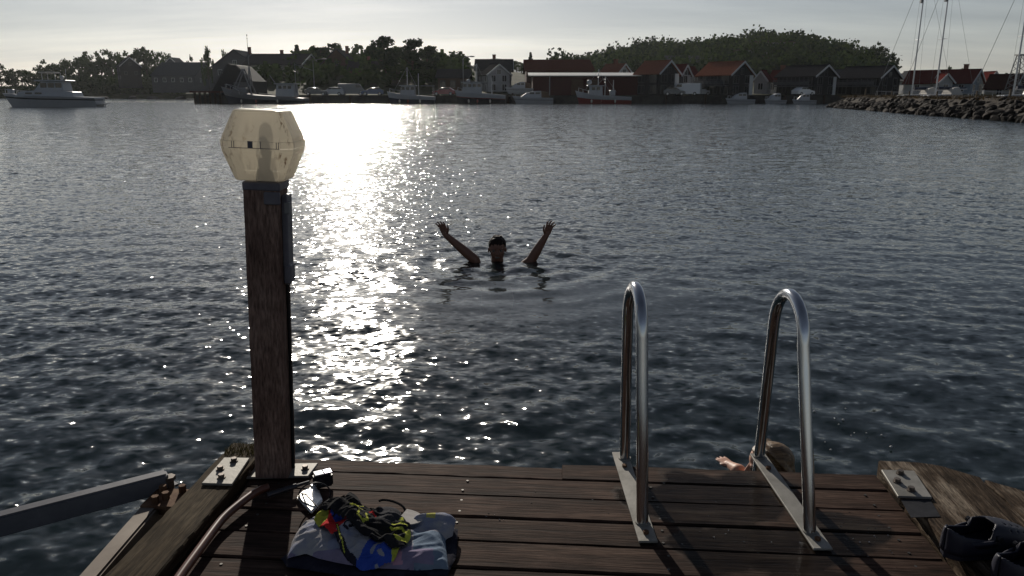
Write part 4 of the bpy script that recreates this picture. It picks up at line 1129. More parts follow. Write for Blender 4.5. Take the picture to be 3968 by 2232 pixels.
# ------------------------------------------------------------------ floating dock
A_DOCK = R(-4.2)
CA, SA = math.cos(A_DOCK), math.sin(A_DOCK)
def dk(p): return Vector((p[0] * CA + p[1] * SA, -p[0] * SA + p[1] * CA))      # world xy -> dock xy
def wood_mat(name, dark, mid, light, wet=None, grain=(1.6, 26.0, 26.0), rough=(0.65, 0.9), bump=0.0022, span=(0.32, 0.68), spec=0.06):
    m, t, b = principled(name); ln = t.links.new
    tcn = nn(t, 'ShaderNodeTexCoord'); oi = nn(t, 'ShaderNodeObjectInfo')
    ml = nn(t, 'ShaderNodeMath', operation='MULTIPLY', i_1=61.0); ln(oi.outputs['Random'], ml.inputs[0])
    ad = nn(t, 'ShaderNodeVectorMath', operation='ADD'); ln(tcn.outputs['Object'], ad.inputs[0]); ln(ml.outputs[0], ad.inputs[1])
    mp = nn(t, 'ShaderNodeMapping'); mp.inputs['Scale'].default_value = grain; ln(ad.outputs[0], mp.inputs[0])
    n1 = nn(t, 'ShaderNodeTexNoise', i_Scale=1.0, i_Detail=6.0, i_Roughness=0.65, i_Distortion=0.4); ln(mp.outputs[0], n1.inputs['Vector'])
    n2 = nn(t, 'ShaderNodeTexNoise', i_Scale=5.5, i_Detail=4.0, i_Roughness=0.6); ln(ad.outputs[0], n2.inputs['Vector'])
    mp3 = nn(t, 'ShaderNodeMapping'); mp3.inputs['Scale'].default_value = tuple(g * 4.5 for g in grain); ln(ad.outputs[0], mp3.inputs[0])
    n3 = nn(t, 'ShaderNodeTexNoise', i_Scale=1.0, i_Detail=3.0, i_Roughness=0.7); ln(mp3.outputs[0], n3.inputs['Vector'])
    rp = nn(t, 'ShaderNodeValToRGB'); e = rp.color_ramp.elements
    e[0].position, e[0].color = span[0], (*dark, 1); e[1].position, e[1].color = span[1], (*light, 1)
    k = e.new(sum(span) / 2); k.color = (*mid, 1)
    mixn = nn(t, 'ShaderNodeMix', data_type='FLOAT', i_0=0.42); ln(n1.outputs['Fac'], mixn.inputs[2]); ln(n2.outputs['Fac'], mixn.inputs[3])
    ln(mixn.outputs[0], rp.inputs[0])
    dk_ = nn(t, 'ShaderNodeMapRange', i_1=0.35, i_2=0.62, i_3=0.45, i_4=1.15); ln(n3.outputs['Fac'], dk_.inputs[0])
    mu = nn(t, 'ShaderNodeMix', data_type='RGBA', blend_type='MULTIPLY', i_0=1.0); ln(rp.outputs[0], mu.inputs[6]); ln(dk_.outputs[0], mu.inputs[7])
    hs = nn(t, 'ShaderNodeHueSaturation'); mr = nn(t, 'ShaderNodeMapRange', i_3=0.78, i_4=1.22); ln(oi.outputs['Random'], mr.inputs[0]); ln(mr.outputs[0], hs.inputs['Value']); ln(mu.outputs[2], hs.inputs['Color'])
    col = hs.outputs[0]
    b.inputs['Specular IOR Level'].default_value = spec
    rr = nn(t, 'ShaderNodeMapRange', i_3=rough[0], i_4=rough[1]); ln(n1.outputs['Fac'], rr.inputs[0]); rgh = rr.outputs[0]
    bp = nn(t, 'ShaderNodeBump', i_Strength=1.0, i_Distance=bump)
    hm = nn(t, 'ShaderNodeMath', operation='ADD'); ln(n3.outputs['Fac'], hm.inputs[0]); ln(n1.outputs['Fac'], hm.inputs[1]); ln(hm.outputs[0], bp.inputs['Height'])
    if wet:                                    # soaked, darker patch where bathers climb out: centre x, y, radii (in the dock's own frame)
        gg = nn(t, 'ShaderNodeNewGeometry'); sp = nn(t, 'ShaderNodeSeparateXYZ'); ln(gg.outputs['Position'], sp.inputs[0])
        acc = None
        nw = nn(t, 'ShaderNodeTexNoise', i_Scale=7.0, i_Detail=4.0); ln(gg.outputs['Position'], nw.inputs['Vector'])
        for (cx_, cy_, rx_, ry_) in wet:
            ux = nn(t, 'ShaderNodeMapRange', i_1=cx_ - rx_, i_2=cx_ + rx_, i_3=-1.0, i_4=1.0, clamp=False); ln(sp.outputs[0], ux.inputs[0])
            uy = nn(t, 'ShaderNodeMapRange', i_1=cy_ - ry_, i_2=cy_ + ry_, i_3=-1.0, i_4=1.0, clamp=False); ln(sp.outputs[1], uy.inputs[0])
            cb = nn(t, 'ShaderNodeCombineXYZ'); ln(ux.outputs[0], cb.inputs[0]); ln(uy.outputs[0], cb.inputs[1])
            le = nn(t, 'ShaderNodeVectorMath', operation='LENGTH'); ln(cb.outputs[0], le.inputs[0])
            an = nn(t, 'ShaderNodeMath', operation='MULTIPLY_ADD', i_1=1.5, i_2=-0.75); ln(nw.outputs['Fac'], an.inputs[0])
            su = nn(t, 'ShaderNodeMath', operation='ADD'); ln(le.outputs['Value'], su.inputs[0]); ln(an.outputs[0], su.inputs[1])
            ms = nn(t, 'ShaderNodeMapRange', i_1=1.05, i_2=0.85, i_3=0.0, i_4=1.0); ln(su.outputs[0], ms.inputs[0])
            if acc is None: acc = ms.outputs[0]
            else:
                mxx = nn(t, 'ShaderNodeMath', operation='MAXIMUM'); ln(acc, mxx.inputs[0]); ln(ms.outputs[0], mxx.inputs[1]); acc = mxx.outputs[0]
        wm = nn(t, 'ShaderNodeMix', data_type='RGBA', blend_type='MULTIPLY'); wm.inputs[7].default_value = (0.42, 0.50, 0.50, 1)
        ln(acc, wm.inputs[0]); ln(col, wm.inputs[6]); col = wm.outputs[2]
        rm_ = nn(t, 'ShaderNodeMix', data_type='FLOAT', i_3=0.22); ln(acc, rm_.inputs[0]); ln(rgh, rm_.inputs[2]); rgh = rm_.outputs[0]
        bs = nn(t, 'ShaderNodeMapRange', i_3=1.0, i_4=0.45); ln(acc, bs.inputs[0]); ln(bs.outputs[0], bp.inputs['Strength'])
    ln(col, b.inputs['Base Color']); ln(rgh, b.inputs['Roughness']); ln(bp.outputs[0], b.inputs['Normal'])
    return m
WET = [(0.63, 2.12, 0.26, 0.20), (0.72, 1.86, 0.30, 0.14), (0.95, 1.95, 0.12, 0.10), (0.80, 1.68, 0.25, 0.09)]
M_PLANK = wood_mat('deck_plank', (0.021, 0.012, 0.009), (0.061, 0.036, 0.027), (0.140, 0.092, 0.070), wet=WET)
M_BEAM = wood_mat('weathered_beam', (0.03, 0.021, 0.012), (0.08, 0.058, 0.036), (0.15, 0.118, 0.08), grain=(22.0, 1.8, 22.0), bump=0.004, rough=(0.75, 0.95))
M_FLAKY = wood_mat('flaking_timber', (0.025, 0.016, 0.010), (0.075, 0.052, 0.035), (0.23, 0.185, 0.14), grain=(30.0, 3.2, 20.0), bump=0.006, rough=(0.7, 0.9), span=(0.42, 0.60))
M_GALV = mat('galvanised_plate', (0.21, 0.20, 0.18), (0.34, 0.325, 0.30), scale=9, rough=0.5, metal=0.35, rough2=0.7, bump=0.0008, bump_scale=60)
M_BOLT = mat('bolt_steel', (0.10, 0.085, 0.075), (0.2, 0.17, 0.15), scale=30, rough=0.55, metal=0.7)
M_RUST = mat('rusty_steel', (0.10, 0.05, 0.03), (0.19, 0.115, 0.07), scale=25, rough=0.8, metal=0.3, bump=0.001)
M_INOX = mat('stainless_tube', (0.50, 0.51, 0.53), (0.60, 0.61, 0.63), scale=4, rough=0.11, metal=1.0, rough2=0.2, stretch=(1, 1, 0.2))

dock = thing('floating_dock', 'brown plank floating dock with weathered edge timbers in the foreground', 'dock', (0, 0, 0.4), A_DOCK)
edges = [2.355, 2.246, 2.126, 2.000, 1.876, 1.753]
while edges[-1] > -1.6: edges.append(edges[-1] - 0.1235)
prg = random.Random(4)
def plank_mesh(x0, x1, y0, y1, th, mats, jag=0.0, seed=0, nx=40, top=0.0):
    """a sawn board with slightly uneven edges and a worn, rounded arris"""
    rg = random.Random(seed); off = rg.uniform(0, 99)
    prof = [(y0, -th), (y0, -0.005), (y0 + 0.004, 0.0), (y1 - 0.004, 0.0), (y1, -0.005), (y1, -th)]
    m = MB(); n = len(prof)
    for i in range(nx + 1):
        x = x0 + (x1 - x0) * i / nx
        for j, (y, z) in enumerate(prof):
            e = jag * noise.noise(Vector((x * 9, off + (0 if j < 3 else 7), 0))) + jag * 0.6 * noise.noise(Vector((x * 31, off + (3 if j < 3 else 9), 0)))
            m.v.append((x + (rg.gauss(0, 0.0015) if i in (0, nx) else 0), y + e, top + z + 0.0012 * noise.noise(Vector((x * 2.5, off, 5)))))
    for i in range(nx):
        for j in range(n):
            a, b = i * n + j, i * n + (j + 1) % n
            m.f.append((a, a + n, b + n, b)); m.m.append(0)
    m.f.append(tuple(range(n))); m.m.append(0); m.f.append(tuple(range(nx * n + n - 1, nx * n - 1, -1))); m.m.append(0)
    me = m.mesh('plank', mats); return me
for i in range(len(edges) - 1):
    hi, lo = edges[i], edges[i + 1]
    gap = 0.006 + prg.uniform(-0.001, 0.002)
    dz = prg.uniform(-0.002, 0.002)
    if i == 0:                                 # the outer board is worn narrower left of the ladder
        xs = dk((0.165, 2.34)).x
        o = link('plank', plank_mesh(-1.0, xs, lo + gap, hi - 0.022, 0.028, M_PLANK, 0.006, 1), dock); o.location.z = -0.003
        o = link('plank', plank_mesh(xs + 0.002, 1.012, lo + gap, hi, 0.028, M_PLANK, 0.003, 2), dock)
        continue
    o = link('plank', plank_mesh(-1.0 + prg.uniform(-.004, .004), 1.012 + prg.uniform(-.004, .004), lo + gap, hi, 0.028, M_PLANK, 0.0015, 10 + i), dock)
    o.location.z = dz
# screw heads
M_SCREW = mat('screw_head', (0.06, 0.055, 0.05), (0.12, 0.11, 0.10), rough=0.5, metal=0.6)
sc = MB(); sc.tube([(0, 0, -0.002), (0, 0, 0.0008)], 0.0042, 8); sc_me = sc.mesh('screw', M_SCREW)
for i in range(1, 8):
    for lx in (-0.9, -0.31, 0.28, 0.93):
        for f in (0.25, 0.75):
            link('screw', sc_me, dock, (lx + prg.uniform(-.006, .006), edges[i + 1] + (edges[i] - edges[i + 1]) * f, 0.0006))
for lx in (-0.9, -0.31, 0.28, 0.93):
    m = MB(); m.box((lx, 0.35, -0.10), (0.07, 3.8, 0.135)); m.build('joist', M_TIMB, dock)
m = MB(); m.box((0.0, 2.28, -0.115), (1.98, 0.05, 0.165)); m.build('rim_joist', M_TIMB, dock)
for y in (1.5, 0.2, -1.0):
    m = MB(); m.box((0.0, y, -0.33), (1.7, 0.8, 0.3)); m.build('float', mat('float_plastic', (0.02, 0.02, 0.022), rough=0.6), dock, bevel=0.04)
def timber(name, poly, z0, z1, material, seed, jag=0.004, res=0.03):
    """thick board cut to an outline in dock xy; edges frayed, top slightly cupped"""
    pts = []
    for a, b in zip(poly, poly[1:] + poly[:1]):
        a, b = Vector(a), Vector(b); n = max(1, int((b - a).length / res))
        for k in range(n):
            p = a + (b - a) * k / n
            q_ = Vector((noise.noise(Vector((p.x * 25, p.y * 25, seed))), noise.noise(Vector((p.x * 25, p.y * 25, seed + 9))))) * jag
            pts.append(p + q_)
    m = MB(); m.prism(pts, z0, z1)
    return m.build(name, material, dock, bevel=0.004)
# left edge beam with its plate
timber('edge_beam', [(-1.142, -1.2), (-1.005, -1.2), (-1.012, 2.30), (-1.03, 2.36), (-1.142, 2.37)], -0.12, 0.032, M_BEAM, 3)
def plate(corners, z, name='connector_plate', th=0.008, bolts=((0.5, 0.85), (0.24, 0.52), (0.5, 0.22)), mat_=None):
    c = [dk(p) for p in corners]               # near left, near right, far right, far left
    m = MB(); m.prism([(p.x, p.y) for p in c], z, z + th); p_ = m.build(name, mat_ or M_GALV, dock, bevel=0.0015)
    for (u, v) in bolts:
        q_ = c[0] * (1 - u) * (1 - v) + c[1] * u * (1 - v) + c[2] * u * v + c[3] * (1 - u) * v
        b = MB(); b.tube([(q_.x, q_.y, z + th), (q_.x, q_.y, z + th + 0.003)], 0.013, 14); b.tube([(q_.x, q_.y, z + th + 0.003), (q_.x, q_.y, z + th + 0.012)], 0.0095, 6)
        b.build('bolt', M_BOLT, p_)
    return p_
W = 0.433
pl = lambda u, v: on(u, v, W + 0.005)[:2]
plate([pl(507, 1217), pl(584, 1219), pl(628, 1153), pl(564, 1152)], 0.0325)
# right edge: two broad flaking boards with a rounded outer corner
timber('edge_board', [tuple(dk(p)) for p in [(1.045, -1.2), (1.335, -1.2), (1.44, 1.73), (1.475, 2.20), (1.40, 2.275), (1.33, 2.305), (1.208, 2.318), (1.165, 1.73)]], -0.10, 0.030, M_FLAKY, 5, 0.006)
timber('edge_board', [tuple(dk(p)) for p in [(1.342, -1.2), (1.66, -1.2), (1.72, 1.5), (1.70, 1.82), (1.63, 2.02), (1.55, 2.135), (1.484, 2.192), (1.447, 1.73)]], -0.10, 0.027, M_FLAKY, 8, 0.006)
plate([pl(2259, 1248), pl(2345, 1251), pl(2300, 1184), pl(2217, 1181)], 0.0305)
m = MB()
m.prism([tuple(dk(on(*q_, 0.431)[:2])) for q_ in ((2292, 1302), (2366, 1300), (2340, 1257), (2266, 1257))], 0.0305, 0.0318); m.build('wet_stain', mat('wet_stain_dark', (0.02, 0.02, 0.024), (0.035, 0.035, 0.04), scale=20, rough=0.6, bump=0.0006), dock)  # wet stain beside the plate, drawn as an added thin dark sheet
# post base plate lying across the deck under the lamp post
plate([(-0.885, 2.235), (-0.655, 2.245), (-0.645, 2.335), (-0.875, 2.325)], 0.003, 'base_plate', bolts=((0.13, 0.22), (0.88, 0.55)))
# rusty hinge bracket on the outer side of the left beam
hb = dk(on(445, 1245, 0.40)[:2])
m = MB(); m.box((hb.x - 0.02, hb.y, -0.015), (0.14, 0.11, 0.012)); m.box((hb.x + 0.04, hb.y, -0.05), (0.012, 0.11, 0.07)); br = m.build('hinge_bracket', M_RUST, dock, bevel=0.002)
for k, (dx, dy) in enumerate(((-0.06, 0.03), (-0.03, -0.01), (0.0, 0.035), (-0.05, -0.035))):
    b = MB(); b.tube([(hb.x + dx, hb.y + dy, -0.009), (hb.x + dx, hb.y + dy, 0.014)], 0.011, 6); b.build('bolt', M_RUST, br)
m = MB(); m.box((hb.x + 0.03, hb.y - 0.03, -0.03), (0.16, 0.03, 0.03)); m.build('cross_angle', M_RUST, dock, bevel=0.003)
# grass-like weed on the far end of the left beam
v, f = [], []
grs = random.Random(2)
for _ in range(420):
    x = grs.uniform(-1.14, -1.02); y = grs.uniform(2.27, 2.365); h = abs(grs.gauss(0.006, 0.006)) + 0.003
    k = len(v); w = 0.0012
    v += [(x - w, y, 0.030), (x + w, y, 0.030), (x + grs.gauss(0, .008), y + grs.gauss(0, .008), 0.030 + h)]; f.append((k, k + 1, k + 2))
g = MB(); g.add(v, f); g.build('moss', leaf_mat('moss', (0.05, 0.05, 0.015), (0.10, 0.08, 0.03)), dock)['kind'] = 'stuff'

# drops of water left on the boards
v = MB(); drg = random.Random(6)
for _ in range(90):
    cx_, cy_, rx_, ry_ = drg.choice(WET[1:] + [(0.62, 2.02, 0.35, 0.25), (-0.1, 2.05, 0.25, 0.08)])
    x, y = drg.gauss(cx_, rx_ * 0.6), drg.gauss(cy_, ry_ * 0.6)
    rr_ = drg.uniform(0.0009, 0.0024)
    if y > 2.25 or x > 1.12 or x < -0.15: continue
    v.ball((x, y, 0.4012), (rr_ * drg.uniform(1, 1.6), rr_, rr_ * 0.6), 7, 5)
m_drop, t_, b_ = principled('water_drop'); b_.inputs['Base Color'].default_value = (0.9, 0.9, 0.9, 1); b_.inputs['Transmission Weight'].default_value = 1.0; b_.inputs['Roughness'].default_value = 0.03; b_.inputs['IOR'].default_value = 1.5
o = v.build('water_drops', m_drop, smooth=True); tag(o, 'scattered water drops glinting on the boards around the ladder', 'water', kind='stuff')

# ------------------------------------------------------------------ mooring boom at the left: two box-section bars meeting in a V
M_BOOM = mat('painted_steel_bar', (0.11, 0.11, 0.125), (0.17, 0.17, 0.185), scale=5, rough=0.55, metal=0.2, bump=0.0006, bump_scale=40)
boom = thing('mooring_boom', 'grey steel mooring boom of two bars meeting in a V beside the dock', 'boom', (on(425, 1190, 0.40).x, on(425, 1190, 0.40).y, 0.37))
def bar(name, p0, p1, w, h, parent, org, material):
    d = Vector(p1) - Vector(p0); a = math.atan2(d.y, d.x)
    c = (Vector(p0) + Vector(p1)) / 2 - org
    m = MB(); m.box(c, (d.length, w, h), rz=a, ry=-math.atan2(d.z, math.hypot(d.x, d.y)))
    return m.build(name, material, parent, bevel=0.006, seg=2)
org = Vector(boom.location)
e0 = on(420, 1187, 0.43); e1 = on(-260, 1360, 0.43)
bar('long_bar', (e0.x, e0.y, 0.40), (e1.x, e1.y, 0.40), 0.045, 0.065, boom, org, M_BOOM)
f0 = on(408, 1235, 0.385); f1 = on(150, 1530, 0.385)
bar('cross_bar', (f0.x, f0.y, 0.355), (f1.x, f1.y, 0.355), 0.055, 0.06, boom, org, mat('galvanised_bar', (0.18, 0.15, 0.125), (0.26, 0.225, 0.19), scale=6, rough=0.6, metal=0.3))
m = MB(); p = on(428, 1225, 0.38) - org; m.tube([(p.x, p.y, -0.06), (p.x, p.y, 0.035)], 0.014, 8); m.tube([(p.x, p.y, 0.035), (p.x, p.y, 0.048)], 0.02, 6); m.build('hinge_pin', M_BOLT, boom)
p = on(405, 1212, 0.36) - org
m = MB(); m.box((p.x, p.y, -0.02), (0.07, 0.09, 0.008), rz=0.9); m.build('gusset', M_BOOM, boom)

# ------------------------------------------------------------------ bathing ladder
lad = thing('swim_ladder', 'stainless bathing ladder with two looped handrails bolted to the dock edge', 'ladder', (0.61, 2.15, 0.4))
LO = Vector((0.61, 2.15, 0.4))
def loop(x0n, x0f, xtop, yn, yf, ztop):
    pts = []
    rad = 0.115; zc = ztop - rad
    yc = (yn + yf) / 2 + 0.005
    near_top = Vector((xtop + 0.004, yc - rad, zc)); far_top = Vector((xtop - 0.002, yc + rad, zc))
    nb = Vector((x0n, yn, 0.408)); fb = Vector((x0f, yf, 0.408))
    for k in range(7): pts.append(nb.lerp(near_top, k / 7))
    for k in range(13):
        a = math.pi * k / 12
        pts.append(Vector((xtop + 0.004 - 0.006 * k / 12, yc - rad * math.cos(a), zc + rad * math.sin(a))))
    for k in range(1, 8): pts.append(far_top.lerp(fb, k / 7))
    pts += [Vector((x0f + 0.002, yf + 0.01, 0.3)), Vector((x0f, yf + 0.012, 0.1)), Vector((x0f, yf + 0.015, -0.7))]
    return [p - LO for p in pts]
for (xn, xf, xt, yn, yf, zt, cor) in ((0.374, 0.380, 0.362, 1.972, 2.372, 1.052, (0.375, 1.877, 0.370, 2.42)), (0.837, 0.838, 0.812, 1.925, 2.385, 1.034, (0.842, 1.842, 0.840, 2.410))):
    m = MB(); m.tube(loop(xn, xf, xt, yn, yf, zt), 0.0172, 18); m.build('handrail', M_INOX, lad, smooth='auto')
    x1, y1, x2, y2 = cor; w = 0.026
    m = MB()
    m.prism([(x1 - w - LO.x, y1 - LO.y), (x1 + w - LO.x, y1 - LO.y), (x2 + w - LO.x, y2 - LO.y), (x2 - w - LO.x, y2 - LO.y)], 0.002, 0.009)
    pp = m.build('mounting_plate', M_GALV, lad, bevel=0.0012)
    for t in (0.07, 0.80):
        x, y = x1 + (x2 - x1) * t - LO.x, y1 + (y2 - y1) * t - LO.y
        b = MB(); b.tube([(x, y, 0.009), (x, y, 0.017)], 0.0085, 6); b.build('bolt', M_RUST, pp)
    for (x, y) in ((xn, yn), (xf, yf)):
        b = MB(); b.tube([(x - LO.x, y - LO.y, 0.009), (x - LO.x, y - LO.y, 0.0125)], 0.021, 18); b.build('weld_collar', M_GALV, pp)
for k, z in enumerate((-0.12, -0.37, -0.62, -0.87)):
    m = MB(); m.tube([(0.380 - LO.x, 2.386 - LO.y, z), (0.834 - LO.x, 2.398 - LO.y, z)], 0.014, 10); m.build('rung', M_INOX, lad, smooth='auto')

# ------------------------------------------------------------------ lamp post
M_POST = wood_mat('post_wood', (0.085, 0.052, 0.042), (0.20, 0.13, 0.105), (0.31, 0.215, 0.175), grain=(34.0, 34.0, 5.0), bump=0.0015, rough=(0.6, 0.85))
M_BRK = mat('grey_plastic', (0.13, 0.125, 0.145), (0.19, 0.185, 0.205), scale=8, rough=0.5)
post = thing('lamp_post', 'brown wooden lamp post with a yellowed faceted lantern at the left of the dock', 'lamp post', (-0.767, 2.272, 0.405))
post.rotation_euler = (0, R(2.4), R(2))
m = MB(); pw, pd_ = 0.102, 0.108
nz_ = 40
for i in range(nz_ + 1):
    z = 0.012 + 0.915 * i / nz_
    for k, (sx, sy) in enumerate(((-1, -1), (1, -1), (1, 1), (-1, 1))):
        for (ex, ey) in (((sx, sy * 0.93), (sx * 0.93, sy)) if k in (0, 2) else ((sx * 0.93, sy), (sx, sy * 0.93))):
            j = 0.0012 * noise.noise(Vector((z * 14, k * 5.0, 1)))
            m.v.append((ex * pw / 2 + j, ey * pd_ / 2 + j, z))
for i in range(nz_):
    for j in range(8):
        a, b = i * 8 + j, i * 8 + (j + 1) % 8
        m.f.append((a, b, b + 8, a + 8)); m.m.append(0)
m.f.append(tuple(range(7, -1, -1))); m.m.append(0); m.f.append(tuple(range(nz_ * 8, nz_ * 8 + 8))); m.m.append(0)
m.build('post', M_POST, post, smooth='auto')
m = MB(); m.box((0.002, 0, 0.938), (0.108, 0.114, 0.026)); cap = m.build('lamp_base', M_BRK, post, bevel=0.004)
m = MB(); m.box((0.034, -0.060, 0.905), (0.046, 0.014, 0.036)); m.build('clamp', M_BRK, cap, bevel=0.003)
m = MB(); m.box((0.059, 0.004, 0.80), (0.018, 0.060, 0.22)); cd = m.build('cable_duct', M_BRK, post, bevel=0.003)
m = MB(); m.box((0.066, -0.012, 0.873), (0.016, 0.030, 0.034)); m.build('duct_label', mat('faded_label', (0.22, 0.22, 0.22), (0.3, 0.3, 0.3), rough=0.6), cd, bevel=0.002)
m = MB(); m.box((0.062, 0.0, 0.672), (0.024, 0.058, 0.062)); m.build('switch_box', M_BRK, post, bevel=0.006)
m = MB(); m.tube([(0.056, 0.0, 0.64), (0.057, 0.0, 0.3), (0.056, 0.004, 0.02)], 0.005, 8); m.build('cable', mat('black_cable', (0.02, 0.02, 0.02), rough=0.5), post)

def lamp_plastic():
    m = bpy.data.materials.new('yellowed_lamp_plastic'); m.use_nodes = True
    t = m.node_tree; t.nodes.clear(); ln = t.links.new
    out = nn(t, 'ShaderNodeOutputMaterial'); tcn = nn(t, 'ShaderNodeTexCoord')
    n1 = nn(t, 'ShaderNodeTexNoise', i_Scale=22.0, i_Detail=6.0, i_Roughness=0.7); mp = nn(t, 'ShaderNodeMapping'); mp.inputs['Scale'].default_value = (1, 1, 0.35)
    ln(tcn.outputs['Object'], mp.inputs[0]); ln(mp.outputs[0], n1.inputs['Vector'])
    rp = nn(t, 'ShaderNodeValToRGB'); e = rp.color_ramp.elements
    e[0].position, e[0].color = 0.27, (0.40, 0.28, 0.16, 1); e[1].position, e[1].color = 0.40, (0.82, 0.77, 0.67, 1)
    ln(n1.outputs['Fac'], rp.inputs[0])
    sx_ = nn(t, 'ShaderNodeSeparateXYZ'); ln(tcn.outputs['Object'], sx_.inputs[0])
    ax = nn(t, 'ShaderNodeMath', operation='ABSOLUTE'); ay = nn(t, 'ShaderNodeMath', operation='ABSOLUTE'); ln(sx_.outputs[0], ax.inputs[0]); ln(sx_.outputs[1], ay.inputs[0])
    mn = nn(t, 'ShaderNodeMath', operation='MINIMUM'); ln(ax.outputs[0], mn.inputs[0]); ln(ay.outputs[0], mn.inputs[1])
    cn_ = nn(t, 'ShaderNodeMapRange', i_1=0.048, i_2=0.070); ln(mn.outputs[0], cn_.inputs[0])        # grime gathers on the corner facets
    n4 = nn(t, 'ShaderNodeTexNoise', i_Scale=60.0, i_Detail=5.0, i_Roughness=0.7); mp4 = nn(t, 'ShaderNodeMapping'); mp4.inputs['Scale'].default_value = (1, 1, 0.3); ln(tcn.outputs['Object'], mp4.inputs[0]); ln(mp4.outputs[0], n4.inputs['Vector'])
    gr = nn(t, 'ShaderNodeMapRange', i_1=0.54, i_2=0.68); ln(n4.outputs['Fac'], gr.inputs[0])
    gm = nn(t, 'ShaderNodeMath', operation='MULTIPLY'); ln(cn_.outputs[0], gm.inputs[0]); ln(gr.outputs[0], gm.inputs[1])
    dm = nn(t, 'ShaderNodeMix', data_type='RGBA'); dm.inputs[7].default_value = (0.16, 0.09, 0.05, 1); ln(gm.outputs[0], dm.inputs[0]); ln(rp.outputs[0], dm.inputs[6])
    rp_out = dm.outputs[2]
    tl = nn(t, 'ShaderNodeBsdfTranslucent'); ln(rp_out, tl.inputs[0])
    tp = nn(t, 'ShaderNodeBsdfTransparent'); ln(rp_out, tp.inputs[0])
    pr = nn(t, 'ShaderNodeBsdfPrincipled'); ln(rp_out, pr.inputs['Base Color']); pr.inputs['Roughness'].default_value = 0.35
    m1 = nn(t, 'ShaderNodeMixShader', i_0=0.2); ln(tl.outputs[0], m1.inputs[1]); ln(tp.outputs[0], m1.inputs[2])
    m2 = nn(t, 'ShaderNodeMixShader', i_0=0.30); ln(m1.outputs[0], m2.inputs[1]); ln(pr.outputs[0], m2.inputs[2])
    ln(m2.outputs[0], out.inputs['Surface'])
    return m
M_LAMP = lamp_plastic()
def oct_ring(w, c, z):                          # square with chamfered corners
    h = w / 2
    return [(-h + c, -h, z), (h - c, -h, z), (h, -h + c, z), (h, h - c, z), (h - c, h, z), (-h + c, h, z), (-h, h - c, z), (-h, -h + c, z)]
def shell(rings, top, bottom):
    m = MB(); n = 8
    for rg_ in rings: m.v += rg_
    for i in range(len(rings) - 1):
        for j in range(n):
            a, b = i * n + j, i * n + (j + 1) % n
            m.f.append((a, b, b + n, a + n)); m.m.append(0)
    if bottom: m.f.append(tuple(range(n - 1, -1, -1))); m.m.append(0)
    if top: m.f.append(tuple(range((len(rings) - 1) * n, len(rings) * n))); m.m.append(0)
    return m
Z0 = 0.955
lo = shell([oct_ring(0.126, 0.010, Z0 + 0.003), oct_ring(0.134, 0.013, Z0), oct_ring(0.140, 0.013, Z0 + 0.004), oct_ring(0.196, 0.029, Z0 + 0.078), oct_ring(0.201, 0.030, Z0 + 0.088), oct_ring(0.201, 0.030, Z0 + 0.094)], False, True).build('lower_shade', M_LAMP, post, loc=(0.0, 0, 0))
up = shell([oct_ring(0.204, 0.030, Z0 + 0.095), oct_ring(0.204, 0.030, Z0 + 0.112), oct_ring(0.200, 0.030, Z0 + 0.114), oct_ring(0.196, 0.029, Z0 + 0.124), oct_ring(0.138, 0.013, Z0 + 0.193), oct_ring(0.132, 0.013, Z0 + 0.197), oct_ring(0.122, 0.012, Z0 + 0.1985)], True, False).build('upper_shade', M_LAMP, post)
for s in (-1, 1):
    for k in (0.018, -0.055, 0.062, 0.068, -0.061):
        m = MB(); m.box((k, s * 0.1028, Z0 + 0.104), (0.0016, 0.0012, 0.018)); m.build('moulding_line', M_BRK, up)
m = MB(); m.box((-0.010, -0.1038, Z0 + 0.104), (0.013, 0.004, 0.020)); m.build('clip', M_BRK, up)
m = MB(); m.box((0, -0.1018, Z0 + 0.0945), (0.14, 0.0016, 0.0016)); m.build('seam', M_BRK, up)
sk = mat('bulb_socket', (0.05, 0.045, 0.04), rough=0.5)
m = MB(); m.tube([(0.006, 0, Z0 + 0.002), (0.006, 0, Z0 + 0.06)], [0.03, 0.022], 14); m.build('bulb_socket', sk, post)
m = MB(); m.tube([(0.006, 0, Z0 + 0.06), (0.006, 0, Z0 + 0.075), (0.006, 0, Z0 + 0.115), (0.006, 0, Z0 + 0.15), (0.006, 0, Z0 + 0.162)], [0.012, 0.016, 0.021, 0.016, 0.005], 14); m.build('bulb', mat('smoked_bulb', (0.06, 0.055, 0.05), rough=0.4), post, smooth=True)
